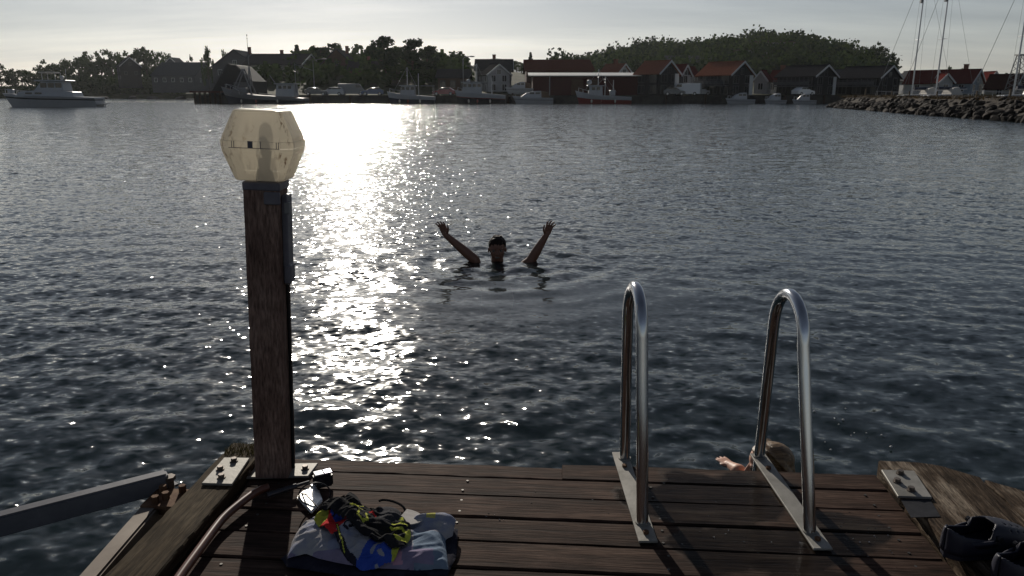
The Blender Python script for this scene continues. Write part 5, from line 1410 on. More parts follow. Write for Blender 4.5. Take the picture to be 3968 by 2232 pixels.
# ------------------------------------------------------------------ things lying on the dock
def garment(name, label, cat, outline, zf, colour, mats, plane=0.43, res=0.0042, group=None, seed=0, rim=0.012, parent=None, stack=True):
    """cloth heaped over an outline given in view pixels; zf(u, v, x, y, edge) is the height above the deck, colour(u, v) the material index"""
    pts = [on(u, v, plane) for u, v in outline]
    poly = [(p.x, p.y) for p in pts]
    x0, x1 = min(p[0] for p in poly), max(p[0] for p in poly); y0, y1 = min(p[1] for p in poly), max(p[1] for p in poly)
    nx, ny = int((x1 - x0) / res) + 3, int((y1 - y0) / res) + 3
    def edge(x, y, near=None):
        inside, best = False, 9.0
        n = len(poly)
        for i in range(n):
            ax, ay = poly[i]; bx, by = poly[(i + 1) % n]
            if (ay > y) != (by > y) and x < (bx - ax) * (y - ay) / (by - ay) + ax: inside = not inside
            dx, dy = bx - ax, by - ay; t = max(0, min(1, ((x - ax) * dx + (y - ay) * dy) / (dx * dx + dy * dy + 1e-12)))
            dd = math.hypot(x - ax - t * dx, y - ay - t * dy)
            if dd < best:
                best = dd
                if near is not None: near[:] = [ax + t * dx, ay + t * dy]
        return best if inside else -best
    ids = {}; m = MB(); wob = Vector((seed * 3.1, seed * 1.7, 0))
    c, s = math.cos(PITCH), math.sin(PITCH)
    for j in range(ny):
        for i in range(nx):
            x, y = x0 + (i - 1) * res, y0 + (j - 1) * res
            nr_ = [x, y]; e = edge(x, y, nr_)
            if e < -res * 1.42: continue
            if e < 0: x, y = nr_
            rx, ry, rz = x, y * c - (plane - CAM_H) * s, 0
            dep = y * c - (plane - CAM_H) * s; upc = y * s + (plane - CAM_H) * c
            u = (1984 + 2976 * x / dep) / PX; v = (1116 - 2976 * upc / dep) / PX
            ee = max(0.0, e)
            roll = rim * min(1, math.sqrt(ee / 0.012)) if ee > 0 else 0
            h = 0.003 + roll + zf(u, v, x, y, ee) + (heap(x, y) if stack else 0)
            ids[(i, j)] = len(m.v); m.v.append((x, y, 0.4 + h)); 
    col = {}
    for (i, j), a in list(ids.items()):
        q_ = [ids.get((i, j)), ids.get((i + 1, j)), ids.get((i + 1, j + 1)), ids.get((i, j + 1))]
        if None in q_: continue
        x, y, z = m.v[a]; dep = y * c - (plane - CAM_H) * s; upc = y * s + (plane - CAM_H) * c
        u = (1984 + 2976 * (x + res / 2) / dep) / PX; v = (1116 - 2976 * upc / dep) / PX
        m.f.append(tuple(q_)); m.m.append(colour(u, v))
    for x, y, z in m.v:
        k = (int(x / 0.004), int(y / 0.004)); HEAP[k] = max(HEAP.get(k, 0.0), z - 0.4)
    o = m.build(name, mats, parent, smooth=True)
    if parent is None: tag(o, label, cat, group)
    return o
HEAP = {}
def heap(x, y):                               # height of what already lies there
    i, j = int(x / 0.004), int(y / 0.004); s = n = 0.0
    for a in range(-3, 4):
        for b in range(-3, 4):
            h = HEAP.get((i + a, j + b))
            if h is not None: s += h; n += 1
    return s / n if n else 0.0
def fold(x, y, f, seed, amp, ang=0.4):
    a = x * math.cos(ang) + y * math.sin(ang); b = -x * math.sin(ang) + y * math.cos(ang)
    w = 0.25 * noise.noise(Vector((x * 9, y * 9, seed)))
    n = noise.noise(Vector((a * f * 0.35, (b + w * 0.1) * f, seed + 3)))
    return amp * (1 - abs(n) * 2.2)
def cloth(n, c, c2=None, fuzz=0.0012): return mat(n, c, c2 or tuple(min(1, x * 1.2 + 0.01) for x in c), scale=30, rough=0.95, spec=0.1, bump=fuzz, bump_scale=420)
C_WHITE, C_LILAC, C_GREY, C_NAVY = mat('towel_white', (.40, .385, .39), (.25, .27, .36), scale=16, rough=0.95, spec=0.05, bump=0.002, bump_scale=300, contrast=(0.42, 0.6)), cloth('towel_lilac', (.22, .19, .28)), cloth('towel_pale_blue', (.16, .21, .28)), cloth('cloth_navy', (.016, .016, .028))
C_BLACK, C_YEL, C_RED, C_BLUE, C_GRN = cloth('cloth_black', (.014, .014, .016)), cloth('cloth_lime', (.42, .44, .06)), cloth('cloth_red', (.55, .03, .03)), cloth('cloth_blue', (.03, .07, .36)), cloth('cloth_aqua', (.18, .34, .32))
C_PINK = cloth('towel_pink', (.44, .24, .32)); C_YST = cloth('towel_yellow', (.45, .42, .12)); C_CHAR = cloth('cloth_charcoal', (.035, .034, .04))
def seg(u, v, pts, w):
    for (ax, ay), (bx, by) in zip(pts, pts[1:]):
        dx, dy = bx - ax, by - ay; t = max(0, min(1, ((u - ax) * dx + (v - ay) * dy) / (dx * dx + dy * dy + 1e-9)))
        if math.hypot(u - ax - t * dx, (v - ay - t * dy) * 1.25) < w: return True
    return False
def inpoly(u, v, P):
    ins = False
    for i in range(len(P)):
        (ax, ay), (bx, by) = P[i], P[(i + 1) % len(P)]
        if (ay > v) != (by > v) and u < (bx - ax) * (v - ay) / (by - ay) + ax: ins = not ins
    return ins
# dark blanket showing under the towel
garment('blanket', 'dark navy cloth spread under the pale towel', 'blanket', [(706, 1402), (722, 1425), (860, 1446), (1010, 1448), (1125, 1446), (1148, 1400), (1152, 1330), (1120, 1325), (800, 1330)], lambda u, v, x, y, e: 0.002 + fold(x, y, 14, 2, 0.004), lambda u, v: 0, [C_NAVY], plane=0.41, rim=0.006, res=0.008)
# towel
def towel_z(u, v, x, y, e):
    base = 0.008 * min(1, e / 0.04)
    roll = 0.022 * math.exp(-((v - 1322 - (u - 1080) * -0.02) / 17.0) ** 2) * (1 if u > 1020 else 0) * min(1, max(0, (u - 1020) / 30))
    left = 0.010 * math.exp(-((u - 790) / 46) ** 2 - ((v - 1345) / 34) ** 2)
    return base + roll + left + fold(x, y, 16, 6, 0.009, 0.15) * min(1, e / 0.02) + fold(x, y, 36, 9, 0.005, 0.5) * min(1, e / 0.02)
def towel_c(u, v):
    if u > 1072 and u < 1096 and v < 1330: return 4
    if inpoly(u, v, [(905, 1400), (1010, 1402), (1012, 1424), (905, 1420)]): return 3
    if inpoly(u, v, [(1012, 1400), (1090, 1398), (1092, 1424), (1012, 1426)]): return 1
    if inpoly(u, v, [(1040, 1372), (1068, 1368), (1066, 1386), (1044, 1388)]): return 2
    if u > 1040: return 2 if v > 1352 else 0
    if v > 1394: return 1
    if v < 1318 and u < 820: return 3 if seg(u, v, [(760, 1316), (810, 1304)], 4) else 0
    return 0
garment('towel', 'pale towel with faded colour patches crumpled under the clothes', 'towel', [(722, 1398), (738, 1340), (752, 1318), (790, 1292), (860, 1285), (960, 1300), (1035, 1312), (1065, 1302), (1128, 1303), (1148, 1318), (1138, 1345), (1120, 1352), (1128, 1424), (1040, 1428), (960, 1424), (880, 1414), (800, 1400), (768, 1388)], towel_z, towel_c, [C_WHITE, C_LILAC, C_GREY, C_PINK, C_YST], plane=0.424, rim=0.010, seed=1)
# football shirt of bright panels
def shirt_c(u, v):
    if seg(u, v, [(876, 1352), (866, 1344), (872, 1336), (886, 1336), (890, 1346), (880, 1348)], 2.6): return 5
    if seg(u, v, [(866, 1316), (872, 1318), (876, 1312), (870, 1308), (864, 1312)], 1.3): return 3
    if seg(u, v, [(849, 1336), (856, 1362), (866, 1384)], 3.6): return 4 if not seg(u, v, [(849, 1336), (856, 1362), (866, 1384)], 1.6) else 0
    if inpoly(u, v, [(780, 1330), (828, 1262), (834, 1270), (824, 1322), (800, 1330)]): return 0
    if inpoly(u, v, [(836, 1285), (850, 1276), (868, 1290), (866, 1318), (844, 1326), (830, 1310)]):
        return 5 if seg(u, v, [(846, 1304), (856, 1300)], 2) or seg(u, v, [(838, 1318), (846, 1312)], 1.6) else 2
    if inpoly(u, v, [(818, 1275), (842, 1255), (876, 1286), (892, 1320), (868, 1334), (842, 1346), (818, 1336)]): return 1
    if inpoly(u, v, [(842, 1340), (872, 1318), (896, 1308), (908, 1320), (908, 1346), (936, 1362), (900, 1398), (878, 1384)]): return 3
    if u > 985: return 0
    if seg(u, v, [(935, 1388), (950, 1376), (965, 1378), (990, 1386)], 4.5): return 3
    if u > 895: return 2 if fold(u * 0.001, v * 0.001, 40, 4, 1.0) > 0.25 else 3
    return 5 if v > 1350 else 1
def shirt_z(u, v, x, y, e):
    b = 0.004 * min(1, e / 0.03) + 0.008 * math.exp(-((u - 850) / 32) ** 2 - ((v - 1290) / 30) ** 2) + 0.012 * math.exp(-((u - 890) / 26) ** 2 - ((v - 1335) / 20) ** 2)
    return b + fold(x, y, 20, 31, 0.010, 1.2) + fold(x, y, 46, 32, 0.0045, 0.3)
garment('football_shirt', 'football shirt of red, lime, white and blue panels beside the black top on the towel', 'clothing', [(790, 1318), (800, 1290), (828, 1266), (848, 1262), (866, 1276), (884, 1300), (905, 1306), (914, 1322), (912, 1346), (940, 1362), (985, 1368), (1006, 1384), (990, 1402), (950, 1412), (905, 1408), (880, 1396), (856, 1380), (842, 1352), (818, 1338)], shirt_z, shirt_c, [C_YEL, C_RED, C_BLUE, C_WHITE, C_BLACK, C_NAVY], plane=0.447, rim=0.007, seed=3, res=0.0023)
# black hooded top with lime lettering
HB = [[(858, 1270), (872, 1262), (884, 1268), (876, 1276), (866, 1280)], [(876, 1276), (892, 1272), (896, 1282), (882, 1288), (866, 1280)], [(884, 1302), (912, 1288)], [(894, 1290), (905, 1302)], [(892, 1312), (918, 1298)], [(905, 1322), (902, 1334), (914, 1338), (926, 1330), (922, 1316)]]
W2 = [[(988, 1330), (1000, 1332), (1010, 1330), (1024, 1336)], [(984, 1338), (998, 1342), (1012, 1342), (1022, 1352)], [(1004, 1322), (1012, 1314), (1016, 1322)]]
TRIM = [[(972, 1358), (984, 1362), (1004, 1368), (1022, 1366), (1030, 1350)]]
def hood_c(u, v):
    for s_ in HB:
        if seg(u, v, s_, 2.6): return 1
    for s_ in W2:
        if seg(u, v, s_, 3.0): return 1
    for s_ in TRIM:
        if seg(u, v, s_, 6.0): return 1
    if seg(u, v, [(930, 1308), (945, 1316)], 3): return 3
    if u > 955 and v < 1330: return 2
    return 0
def hood_z(u, v, x, y, e):
    b = 0.006 * min(1, e / 0.035) + 0.020 * math.exp(-((u - 885) / 26) ** 2 - ((v - 1243) / 20) ** 2)
    b += 0.010 * math.exp(-((u - 905) / 40) ** 2 - ((v - 1300) / 32) ** 2)
    b += 0.010 * math.exp(-((u - 968) / 26) ** 2 - ((v - 1290) / 22) ** 2)
    return b + fold(x, y, 22, 21, 0.012, 0.9) + fold(x, y, 48, 22, 0.005, 0.2)
garment('hooded_top', 'black hooded top with lime lettering heaped on the towel', 'clothing', [(796, 1290), (820, 1262), (852, 1248), (872, 1226), (890, 1224), (905, 1240), (918, 1258), (955, 1262), (985, 1280), (1005, 1300), (1032, 1322), (1034, 1352), (1018, 1380), (985, 1388), (950, 1372), (905, 1360), (880, 1342), (850, 1318), (820, 1300)], hood_z, hood_c, [C_BLACK, C_YEL, C_CHAR, C_RED], plane=0.452, rim=0.008, seed=2, res=0.0023)
# cap: pale brim showing beside the black top
p = on(1012, 1306, 0.44)
cp = thing('cap', 'dark cap with a pale ribbed brim beside the black top', 'cap', (p.x - 0.022, p.y + 0.0, 0.425), R(-18))
m = MB(); n = 14; ring = []
for k in range(n + 1):
    a = -math.pi / 2 + math.pi * k / n; ring.append((0.020 + 0.066 * math.cos(a), 0.040 * math.sin(a)))
m.prism(ring, 0.026, 0.0285); br = m.build('brim', mat('ribbed_brim', (.42, .39, .37), (.52, .5, .47), scale=90, stretch=(0.15, 1, 1), rough=0.8), cp)
m = MB(); m.ball((-0.030, 0, 0.012), (0.050, 0.050, 0.024), 16, 10); m.build('crown', C_CHAR, cp, smooth=True)
m = MB(); pts = [(0.02 + 0.04 * math.cos(a) - 0.05, 0.045 + 0.018 * math.sin(a), 0.015 + 0.02 * math.sin(a * 0.5)) for a in np.linspace(0, math.pi, 14)]; m.tube(pts, 0.0035, 7); m.build('strap', C_BLACK, cp)

# copper-brown hose lying along the left beam
hpts = [on(u, v, 0.425) for u, v in ((420, 1500), (452, 1449), (500, 1385), (545, 1322), (566, 1298), (592, 1276), (625, 1250), (652, 1232), (690, 1222))]
fine = []
for a, b in zip(hpts, hpts[1:]):
    for k in range(5): fine.append(a.lerp(b, k / 5))
sm = [sum((fine[max(0, min(len(fine) - 1, i + d))] for d in range(-3, 4)), Vector((0, 0, 0))) / 7 for i in range(len(fine))]
m = MB(); m.tube(sm, 0.0125, 12); tag(m.build('hose', mat('copper_brown_hose', (.09, .032, .02), (.15, .06, .038), scale=10, rough=0.32, spec=0.5), smooth=True), 'copper-brown hose running along the left edge of the boards to the post', 'hose')
# action camera on its stick beside the post
M_BLK = mat('black_plastic', (.015, .015, .018), (.025, .025, .03), rough=0.35)
p = on(812, 1205, 0.43)
ac = thing('action_camera', 'small silver action camera in a clear case at the foot of the lamp post', 'camera', (p.x, p.y, 0.402), R(28))
m = MB(); m.box((0, 0, 0.026), (0.058, 0.034, 0.042)); bd = m.build('body', M_BLK, ac, bevel=0.005, seg=2)
m = MB(); m.tube([(-0.012, -0.017, 0.03), (-0.012, -0.028, 0.03)], 0.012, 16); m.build('lens', M_GLASS, bd)
m = MB(); m.box((-0.012, 0, 0.0505), (0.03, 0.032, 0.005)); m.build('latch', mat('chrome', (.75, .75, .76), rough=0.12, metal=1.0), ac, bevel=0.002)
m = MB(); m.box((0.016, 0, 0.050), (0.026, 0.030, 0.006)); m.build('top_cover', mat('dark_metal', (.22, .21, .26), rough=0.3, metal=0.8), ac, bevel=0.002)
m = MB(); m.box((-0.03, -0.008, 0.012), (0.022, 0.014, 0.018)); m.tube([(-0.03, -0.022, 0.014), (-0.03, 0.01, 0.014)], 0.007, 10); m.build('mount', mat('chrome_mount', (.6, .6, .6), rough=0.2, metal=1.0), ac, bevel=0.002)
a0, a1 = on(778, 1212, 0.425), on(672, 1246, 0.42)
m = MB(); m.tube([a0, a0.lerp(a1, 0.3), a0.lerp(a1, 0.31), a1], [0.0045, 0.005, 0.0085, 0.009], 12); st = m.build('selfie_stick', mat('dark_stick', (.05, .05, .055), (.09, .09, .1), rough=0.3, metal=0.6), smooth='auto'); tag(st, 'dark telescopic camera stick crossing the foot of the lamp post', 'stick')
# wrist cord standing in a ring
c = on(792, 1240, 0.45); cpts = []
for k in range(44):
    a = 2 * math.pi * k / 44
    cpts.append(Vector((c.x + 0.044 * math.cos(a), c.y + 0.012 * math.cos(a + 0.5), 0.446 + 0.040 * math.sin(a))))
m = MB(); m.tube(cpts, 0.0022, 8, closed=True); cd = thing('wrist_cord', 'thin black wrist cord standing in a ring in front of the bright packet', 'cord', (0, 0, 0)); m.build('ring', M_BLK, cd, smooth=True)
q0 = on(752, 1240, 0.41); q1 = on(800, 1280, 0.41); q2 = on(860, 1262, 0.42)
m = MB(); m.tube([q0, q0.lerp(q1, 0.4) + Vector((0, 0, .016)), q1 + Vector((0, 0, .004)), q1.lerp(q2, .5) + Vector((0, 0, .02)), q2], 0.002, 8); m.build('tail', M_BLK, cd, smooth=True)
# bright foil packet catching the sun
P = [on(u, v, 0.412) for u, v in ((746, 1250), (765, 1234), (782, 1228), (802, 1233), (812, 1258), (800, 1270), (783, 1288))]
foil = mat('white_foil', (.80, .79, .75), (.9, .89, .86), scale=40, rough=0.30, metal=0.75, bump=0.0012, bump_scale=55)
m = MB(); cx_ = sum((p_.x for p_ in P)) / 7; cy_ = sum((p_.y for p_ in P)) / 7
m.prism([(p_.x - cx_, p_.y - cy_) for p_ in P], 0.0, 0.012)
o = m.build('foil_packet', foil, bevel=0.004, seg=2, loc=(cx_, cy_, 0.404)); o.rotation_euler = (R(3), 0, 0)
tag(o, 'bright white foil packet catching the sun beside the clothes', 'packet')
m = MB(); m.box((on(640, 1310, .403).x, on(640, 1310, .403).y, 0.4035), (0.02, 0.006, 0.002), rz=-.3)
# ------------------------------------------------------------------ clogs
def clog(label, u, v, ang, scale=1.0):
    p = on(u, v, 0.43)
    r = thing('clog', label, 'shoe', (p.x, p.y, 0.4305 if p.x < 1.66 else 0.43), ang, 'dark clogs at the right')
    r.scale = (scale,) * 3
    Ls = 0.26
    def half(t): # outline half width, t 0 heel .. 1 toe
        return 0.030 + 0.022 * math.sin(min(1, t / 0.75) * math.pi / 2) if t < 0.72 else (0.052) * math.sqrt(max(0.0, 1 - ((t - 0.72) / 0.30) ** 2)) + 0.0
    N = 44
    def wid(t):
        b = half(t)
        return b * math.sqrt(min(1, t / 0.09)) if t < 0.09 else b
    out = [(Ls * (k / N - 0.5), wid(k / N)) for k in range(N + 1)]
    ol = out + [(x, -y) for x, y in out[::-1]]
    m = MB(); m.prism([(x, -y) for x, y in ol][::1], 0.0, 0.024); m.build('sole', M_CLOG, r, bevel=0.004)
    # upper: arch over the toe, low wall round the heel
    m = MB(); na = 30; rows = []
    for k in range(N + 1):
        t = k / N; x = Ls * (t - 0.5); w = wid(t) + 0.002
        if t > 0.45: h = 0.074 - 0.042 * ((t - 0.45) / 0.55) ** 1.5
        else: h = 0.060 + 0.012 * math.cos(t * 7)
        if k == N: h = 0.02
        row = []
        for a in range(na + 1):
            q_ = math.pi * a / na
            yy = -w * math.copysign(abs(math.cos(q_)) ** 0.6, math.cos(q_)); zz = 0.018 + h * math.sin(q_) ** 0.75
            row.append((x, yy, zz))
        rows.append(row)
    for row in rows: m.v += row
    s = na + 1
    for k in range(N):
        t = (k + 0.5) / N
        for a in range(na):
            q_ = (a + 0.5) / na
            open_ = ((t - 0.26) / 0.28) ** 2 + ((q_ - 0.5) / 0.25) ** 2 < 1
            hole = t > 0.6 and t < 0.86 and k % 4 == 1 and a % 4 == 1 and 0.3 < q_ < 0.75
            if open_ or hole: continue
            b = k * s + a; m.f.append((b, b + s, b + s + 1, b + 1)); m.m.append(0)
    o = m.build('upper', M_CLOG, r, smooth='auto')
    md = o.modifiers.new('thick', 'SOLIDIFY'); md.thickness = 0.005; md.offset = 0
    m = MB(); pts = []
    for k in range(17):
        a = math.pi * k / 16
        pts.append((-0.005 - 0.118 * math.sin(a), 0.052 * math.cos(a), 0.052 - 0.004 * math.sin(a)))
    m2 = MB()
    for i, p_ in enumerate(pts): m2.v += [(p_[0], p_[1], p_[2] - 0.009), (p_[0], p_[1], p_[2] + 0.009)]
    for i in range(16): m2.f.append((2 * i, 2 * i + 2, 2 * i + 3, 2 * i + 1)); m2.m.append(0)
    o = m2.build('heel_strap', M_CLOG, r, smooth=True); md = o.modifiers.new('thick', 'SOLIDIFY'); md.thickness = 0.005
    for sgn in (-1, 1):
        b = MB(); b.tube([(-0.005, sgn * 0.049, 0.066), (-0.005, sgn * 0.058, 0.066)], 0.008, 12); b.build('rivet', M_BLK, r)
    m = MB(); m.prism([(x * 0.86, -y * 0.78) for x, y in ol], 0.0243, 0.027); m.build('insole', mat('clog_insole', (.025, .025, .03), rough=0.8), r)
M_CLOG = mat('navy_foam', (.014, .014, .026), (.024, .024, .04), scale=12, rough=0.5, spec=0.4)
clog('dark navy clog standing whole on the flaking board', 2470, 1384, R(14), 0.95)
clog('dark navy clog cut off by the lower right corner', 2596, 1452, R(20), 0.95)
# ------------------------------------------------------------------ people
def blob(name, parts, voxel, material, parent=None, smooth=3, subsurf=False):
    """parts: ('c', p0, p1, r0, r1) tapered limb, ('e', centre, radii, rotation z) ellipsoid; merged into one skin"""
    m = MB()
    for p in parts:
        if p[0] == 'c':
            _, a, b, r0, r1 = p; a, b = Vector(a), Vector(b); n = 5
            m.tube([a.lerp(b, k / n) for k in range(n + 1)], [r0 + (r1 - r0) * k / n for k in range(n + 1)], 14)
            m.ball(a, r0, 14, 9); m.ball(b, r1, 14, 9)
        else:
            _, c, r = p[:3]; t = MB(); t.ball((0, 0, 0), r, 20, 14)
            M = Matrix.Translation(Vector(c)) @ (p[3].to_matrix().to_4x4() if len(p) > 3 else Matrix())
            m.add([M @ Vector(v) for v in t.v], t.f)
    me = m.mesh(name, material)
    tmp = bpy.data.objects.new('tmp', me); COL.objects.link(tmp)
    md = tmp.modifiers.new('r', 'REMESH'); md.mode = 'VOXEL'; md.voxel_size = voxel; md.use_smooth_shade = True
    if smooth: s = tmp.modifiers.new('s', 'SMOOTH'); s.iterations = smooth; s.factor = 0.5
    dg = bpy.context.evaluated_depsgraph_get()
    out = bpy.data.meshes.new_from_object(tmp.evaluated_get(dg)); out.name = name
    bpy.data.objects.remove(tmp); bpy.data.meshes.remove(me)
    out.materials.clear(); out.materials.append(material); out.shade_smooth()
    return link(name, out, parent)
from mathutils import Euler
def skin(n, c):
    m, t, b = principled(n)
    b.inputs['Base Color'].default_value = (*c, 1); b.inputs['Roughness'].default_value = 0.55
    b.inputs['Subsurface Weight'].default_value = 0.25; b.inputs['Subsurface Radius'].default_value = (0.9, 0.35, 0.2); b.inputs['Subsurface Scale'].default_value = 0.012
    return m
SKIN1, SKIN2 = skin('skin_tan', (.19, .09, .06)), skin('skin_fair', (.55, .30, .21))
HAIR1 = mat('hair_dark_wet', (.012, .009, .008), (.03, .02, .016), scale=60, rough=0.65, stretch=(1, 1, 0.15), spec=0.12)
HAIR2 = mat('hair_blond_wet', (.10, .055, .025), (.30, .185, .085), scale=110, rough=0.4, stretch=(0.12, 1.2, 1.0), bump=0.004, bump_scale=130, spec=0.5)
EYEW = mat('eye_white', (.16, .15, .14), rough=0.4); IRIS = mat('iris', (.04, .025, .015), rough=0.15)
LIPS = mat('lips', (.33, .12, .10), rough=0.4); TEETH = mat('teeth', (.18, .165, .15), rough=0.5)
def head_parts(c, s, fwd, up=Vector((0, 0, 1)), jaw=1.0):
    """face looks along fwd; s is head height"""
    f = fwd.normalized(); rt = f.cross(up).normalized(); u = rt.cross(f)
    q_ = Matrix((rt, f, u)).transposed()
    rot = q_.to_euler()
    P = lambda x, y, z: c + (rt * x + f * y + u * z) * s
    e = lambda x, y, z, a, b, d: ('e', P(x, y, z), (a * s, b * s, d * s), rot)
    parts = [e(0, -0.06, 0.16, .335, .42, .36), e(0, 0.06, -0.10, .27, .30, .33), e(0, 0.14, -0.30, .17, .17, .14), e(0, 0.10, -0.2, .23, .2, .2),
             ('c', P(0, 0.34, 0.05), P(0, 0.42, -0.10), .035 * s, .05 * s), e(0, 0.395, -0.115, .075, .055, .045),
             e(-.13, .29, .10, .11, .06, .035), e(.13, .29, .10, .11, .06, .035), e(0, 0.33, -0.215, .10, .035, .022), e(0, 0.32, -0.262, .085, .035, .025),
             e(-.18, .22, -.07, .09, .09, .08), e(.18, .22, -.07, .09, .09, .08),
             e(-.34, -.05, -.02, .035, .075, .11), e(.34, -.05, -.02, .035, .075, .11)]
    return parts, P, rot
def face_details(root, P, rot, s, smile=False):
    for sx in (-1, 1):
        m = MB(); m.ball((0, 0, 0), 0.058 * s, 12, 8); o = m.build('eye', EYEW, root, smooth=True); o.location = P(sx * .135, .275, .03)
        m = MB(); m.ball((0, 0, 0), 0.03 * s, 10, 7); i = m.build('iris', IRIS, o, smooth=True); i.location = (P(0, .035, 0) - P(0, 0, 0))
    m = MB(); m.ball((0, 0, 0), (0.095 * s, 0.022 * s, (0.026 if smile else 0.018) * s), 12, 8); o = m.build('mouth', TEETH if smile else LIPS, root, smooth=True); o.location = P(0, .347, -.238); o.rotation_euler = rot
def hand_parts(w, d, n, s, spread, curl, thumb_side):
    """w wrist, d finger direction, n palm normal, s hand length; returns tapered chains for palm and five fingers"""
    d = d.normalized(); n = (n - d * n.dot(d)).normalized(); sd = d.cross(n)
    parts = []
    palm = w + d * s * 0.27
    parts.append(('c', w - d * s * .05, w + d * s * 0.12, s * .125, s * .145))
    for k, off in enumerate((-.165, -.055, .055, .165)):
        parts.append(('c', w + d * s * .10 + sd * off * s * .75, w + d * s * .46 + sd * off * s, s * .085, s * .075))
    lens = (.40, .47, .44, .33)
    for k, off in enumerate((-.17, -.057, .057, .17)):
        base = w + d * s * .47 + sd * off * s
        ang = spread * (off / .17)
        dirn = (d * math.cos(ang) + sd * math.sin(ang)).normalized()
        p, dd = base, dirn
        for j, fr in enumerate((.45, .32, .23)):
            dd = (dd * math.cos(curl * (j + 1) * .5) + n * math.sin(curl * (j + 1) * .5)).normalized()
            q_ = p + dd * s * lens[k] * fr
            parts.append(('c', p, q_, s * (.058 - .006 * j), s * (.053 - .007 * j))); p = q_
    t0 = w + d * s * .14 + sd * thumb_side * s * .15
    t1 = t0 + (d * .55 + sd * thumb_side * .75 + n * .25).normalized() * s * .20
    t2 = t1 + (d * .85 + sd * thumb_side * .4 + n * .2).normalized() * s * .17
    t3 = t2 + (d * .95 + sd * thumb_side * .15).normalized() * s * .13
    parts += [('c', t0, t1, s * .085, s * .062), ('c', t1, t2, s * .058, s * .052), ('c', t2, t3, s * .052, s * .042)]
    return parts
# ------------------------------------------------------------------ bather waving
def waver():
    Y = MAN.y
    root = thing('person', 'bather with short dark hair waving both arms, neck deep in the glittering water', 'person', (MAN.x, Y, 0.0))
    O = Vector((MAN.x, Y, 0))
    V = lambda u, v, dy=0.0: at(u, v, Y + dy) - O
    hc = V(1251, 627); hs = 0.25
    fwd = Vector((0.02, -1, -0.02))
    hp, P, rot = head_parts(hc + Vector((0, 0.01, -0.008)), hs, fwd)
    parts = list(hp)
    parts += [('c', hc + Vector((0, .03, -.06)), Vector((0, .04, -.10)), .058, .07), ('e', Vector((0, .05, -.20)), (.19, .10, .10)), ('e', Vector((0, .06, -.40)), (.165, .105, .24)), ('e', Vector((0, .06, -.62)), (.15, .10, .14))]
    for sgn, el, wr, tip, nrm, th in ((-1, V(1192, 650, .0), V(1122, 592, -.02), V(1107, 556, -.02), Vector((-.5, -1, 0)), 1), (1, V(1338, 652, .0), V(1374, 592, -.02), V(1386, 560, -.02), Vector((.5, -1, 0)), -1)):
        sh = Vector((sgn * .185, .05, -.13))
        el2 = el + Vector((sgn * -0.01, 0, -0.015))
        parts += [('c', sh, el2, .060, .050), ('e', sh, (.075, .07, .07)), ('c', el2, el2.lerp(wr, .35), .050, .048), ('c', el2.lerp(wr, .35), wr, .048, .029)]
        d = (tip - wr)
        parts += hand_parts(wr, d, nrm, 0.175, 0.30 if sgn > 0 else 0.22, 0.30, th)
    blob('body', parts, 0.0042, SKIN1, root, smooth=2)
    # short wet hair: cap over the skull with a ragged fringe
    f = fwd.normalized(); rt = f.cross(Vector((0, 0, 1))).normalized(); u = rt.cross(f)
    hpz = [('e', P(0, -.085, .20), (.355 * hs, .41 * hs, .345 * hs), rot), ('e', P(0, -.20, .02), (.33 * hs, .30 * hs, .33 * hs), rot), ('e', P(0, .12, .40), (.24 * hs, .20 * hs, .12 * hs), rot)]
    rg = random.Random(5)
    for k in range(22):
        a = rg.uniform(-1.0, 1.0)
        p0 = P(.30 * math.sin(a), .30 * math.cos(a) - .02, .36); p1 = P(.33 * math.sin(a) + rg.gauss(0, .03), .345 * math.cos(a) - .01, .36 - rg.uniform(.06, .17))
        hpz.append(('c', p0, p1, .035 * hs, .016 * hs))
    for k in range(26):
        a = rg.uniform(0, 6.28)
        p0 = P(.14 * math.sin(a), .16 * math.cos(a) - .08, .53); p1 = P(.31 * math.sin(a), .34 * math.cos(a) - .08, .33 + rg.uniform(-.06, .04)); hpz.append(('c', p0, p1, .035 * hs, .018 * hs))
    blob('hair', hpz, 0.004, HAIR1, root, smooth=1)
    face_details(root, P, rot, hs, True)
waver()
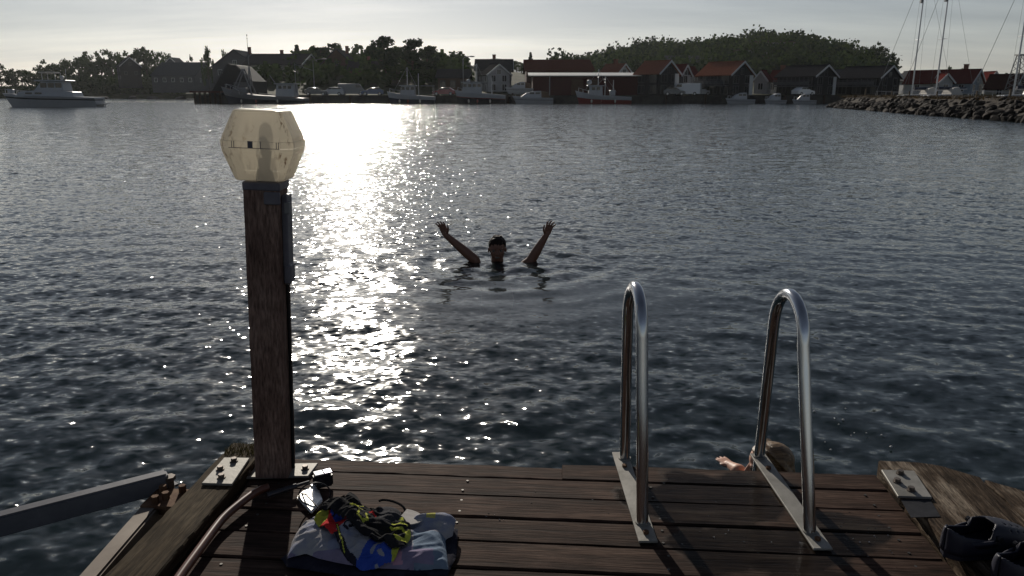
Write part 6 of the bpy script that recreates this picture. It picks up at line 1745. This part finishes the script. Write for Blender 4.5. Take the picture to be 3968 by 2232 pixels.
# ------------------------------------------------------------------ child at the ladder, face in profile to the left
def child():
    O = Vector((KID.x, KID.y, 0))
    root = thing('person', 'blond child in the water at the ladder, head turned left in profile', 'person', (KID.x, KID.y, 0.0))
    hs = 0.212
    fwd = Vector((-0.95, 0.30, -0.10))
    hc = Vector((0.0, 0.0, 0.05))
    hp, P, rot = head_parts(hc, hs, fwd)
    parts = list(hp) + [('c', hc + Vector((.03, -.01, -.05)), Vector((.05, -.01, -.13)), .05, .055), ('e', Vector((.06, -.01, -.22)), (.08, .13, .10)), ('e', Vector((.08, -.01, -.38)), (.09, .12, .2))]
    sh = Vector((.03, .12, -.14)); el = Vector((-.10, .08, -.012)); wr = on(1838, 1168, 0.0) - O + Vector((0, 0, -.010)); tip = on(1795, 1140, 0.0) - O + Vector((0, 0, -.006))
    parts += [('c', sh, el, .042, .036), ('c', el, wr, .036, .023)]
    parts += hand_parts(wr, tip - wr, Vector((0, 0, -1)), 0.135, 0.30, 0.10, 1)
    sh2 = Vector((.05, -.14, -.15)); el2 = Vector((-.08, -.22, -.2)); parts += [('c', sh2, el2, .042, .035), ('c', el2, Vector((-.22, -.26, -.1)), .035, .024)]
    blob('body', parts, 0.0042, SKIN2, root, smooth=2)
    hpz = [('e', P(0, -.095, .19), (.358 * hs, .425 * hs, .352 * hs), rot), ('e', P(0, -.25, -.02), (.33 * hs, .27 * hs, .38 * hs), rot), ('e', P(0, -.30, -.28), (.28 * hs, .2 * hs, .30 * hs), rot), ('e', P(0, -.33, -.55), (.22 * hs, .13 * hs, .25 * hs), rot)]
    rg = random.Random(8)
    for k in range(60):                        # wet strands combed back from the brow
        a = rg.uniform(-1.25, 1.25)
        pts = [P(.25 * math.sin(a), .27 * math.cos(a), .38), P(.34 * math.sin(a), .16 * math.cos(a) - .1, .42 + .10 * math.cos(a)), P(.375 * math.sin(a), -.30, .34 * math.cos(a) + .06), P(.35 * math.sin(a), -.50, -.10), P(.25 * math.sin(a), -.50, -.5)]
        for p0, p1 in zip(pts, pts[1:]): hpz.append(('c', p0, p1, .026 * hs, .026 * hs))
    blob('hair', hpz, 0.0026, HAIR2, root, smooth=1)
    face_details(root, P, rot, hs)
child()
# bubbles drifting right of the ladder
m = MB(); rg = random.Random(12)
for _ in range(14):
    p = on(rg.gauss(2105, 55), rg.gauss(1065, 38), 0.0); r_ = rg.uniform(.003, .007)
    m.ball((p.x, p.y, 0.004), (r_, r_, r_ * .7), 9, 6)
o = m.build('bubbles', mat('foam_bubble', (.45, .44, .42), (.6, .58, .55), rough=0.15, spec=0.6), smooth=True); tag(o, 'small pale foam bubbles on the dark water right of the ladder', 'foam', kind='stuff')
# ------------------------------------------------------------------ thin summer haze over the water
def haze():
    m = bpy.data.materials.new('haze'); m.use_nodes = True; t = m.node_tree; t.nodes.clear()
    out = nn(t, 'ShaderNodeOutputMaterial'); v = nn(t, 'ShaderNodeVolumePrincipled')
    v.inputs['Color'].default_value = (0.86, 0.90, 0.95, 1); v.inputs['Density'].default_value = 0.00006; v.inputs['Anisotropy'].default_value = 0.55
    t.links.new(v.outputs[0], out.inputs['Volume'])
    b = MB(); b.box((0, 1520, 72), (9000, 3360, 152))
    o = b.build('haze', m); tag(o, 'thin bluish summer haze over the harbour', 'haze', kind='stuff')
haze()
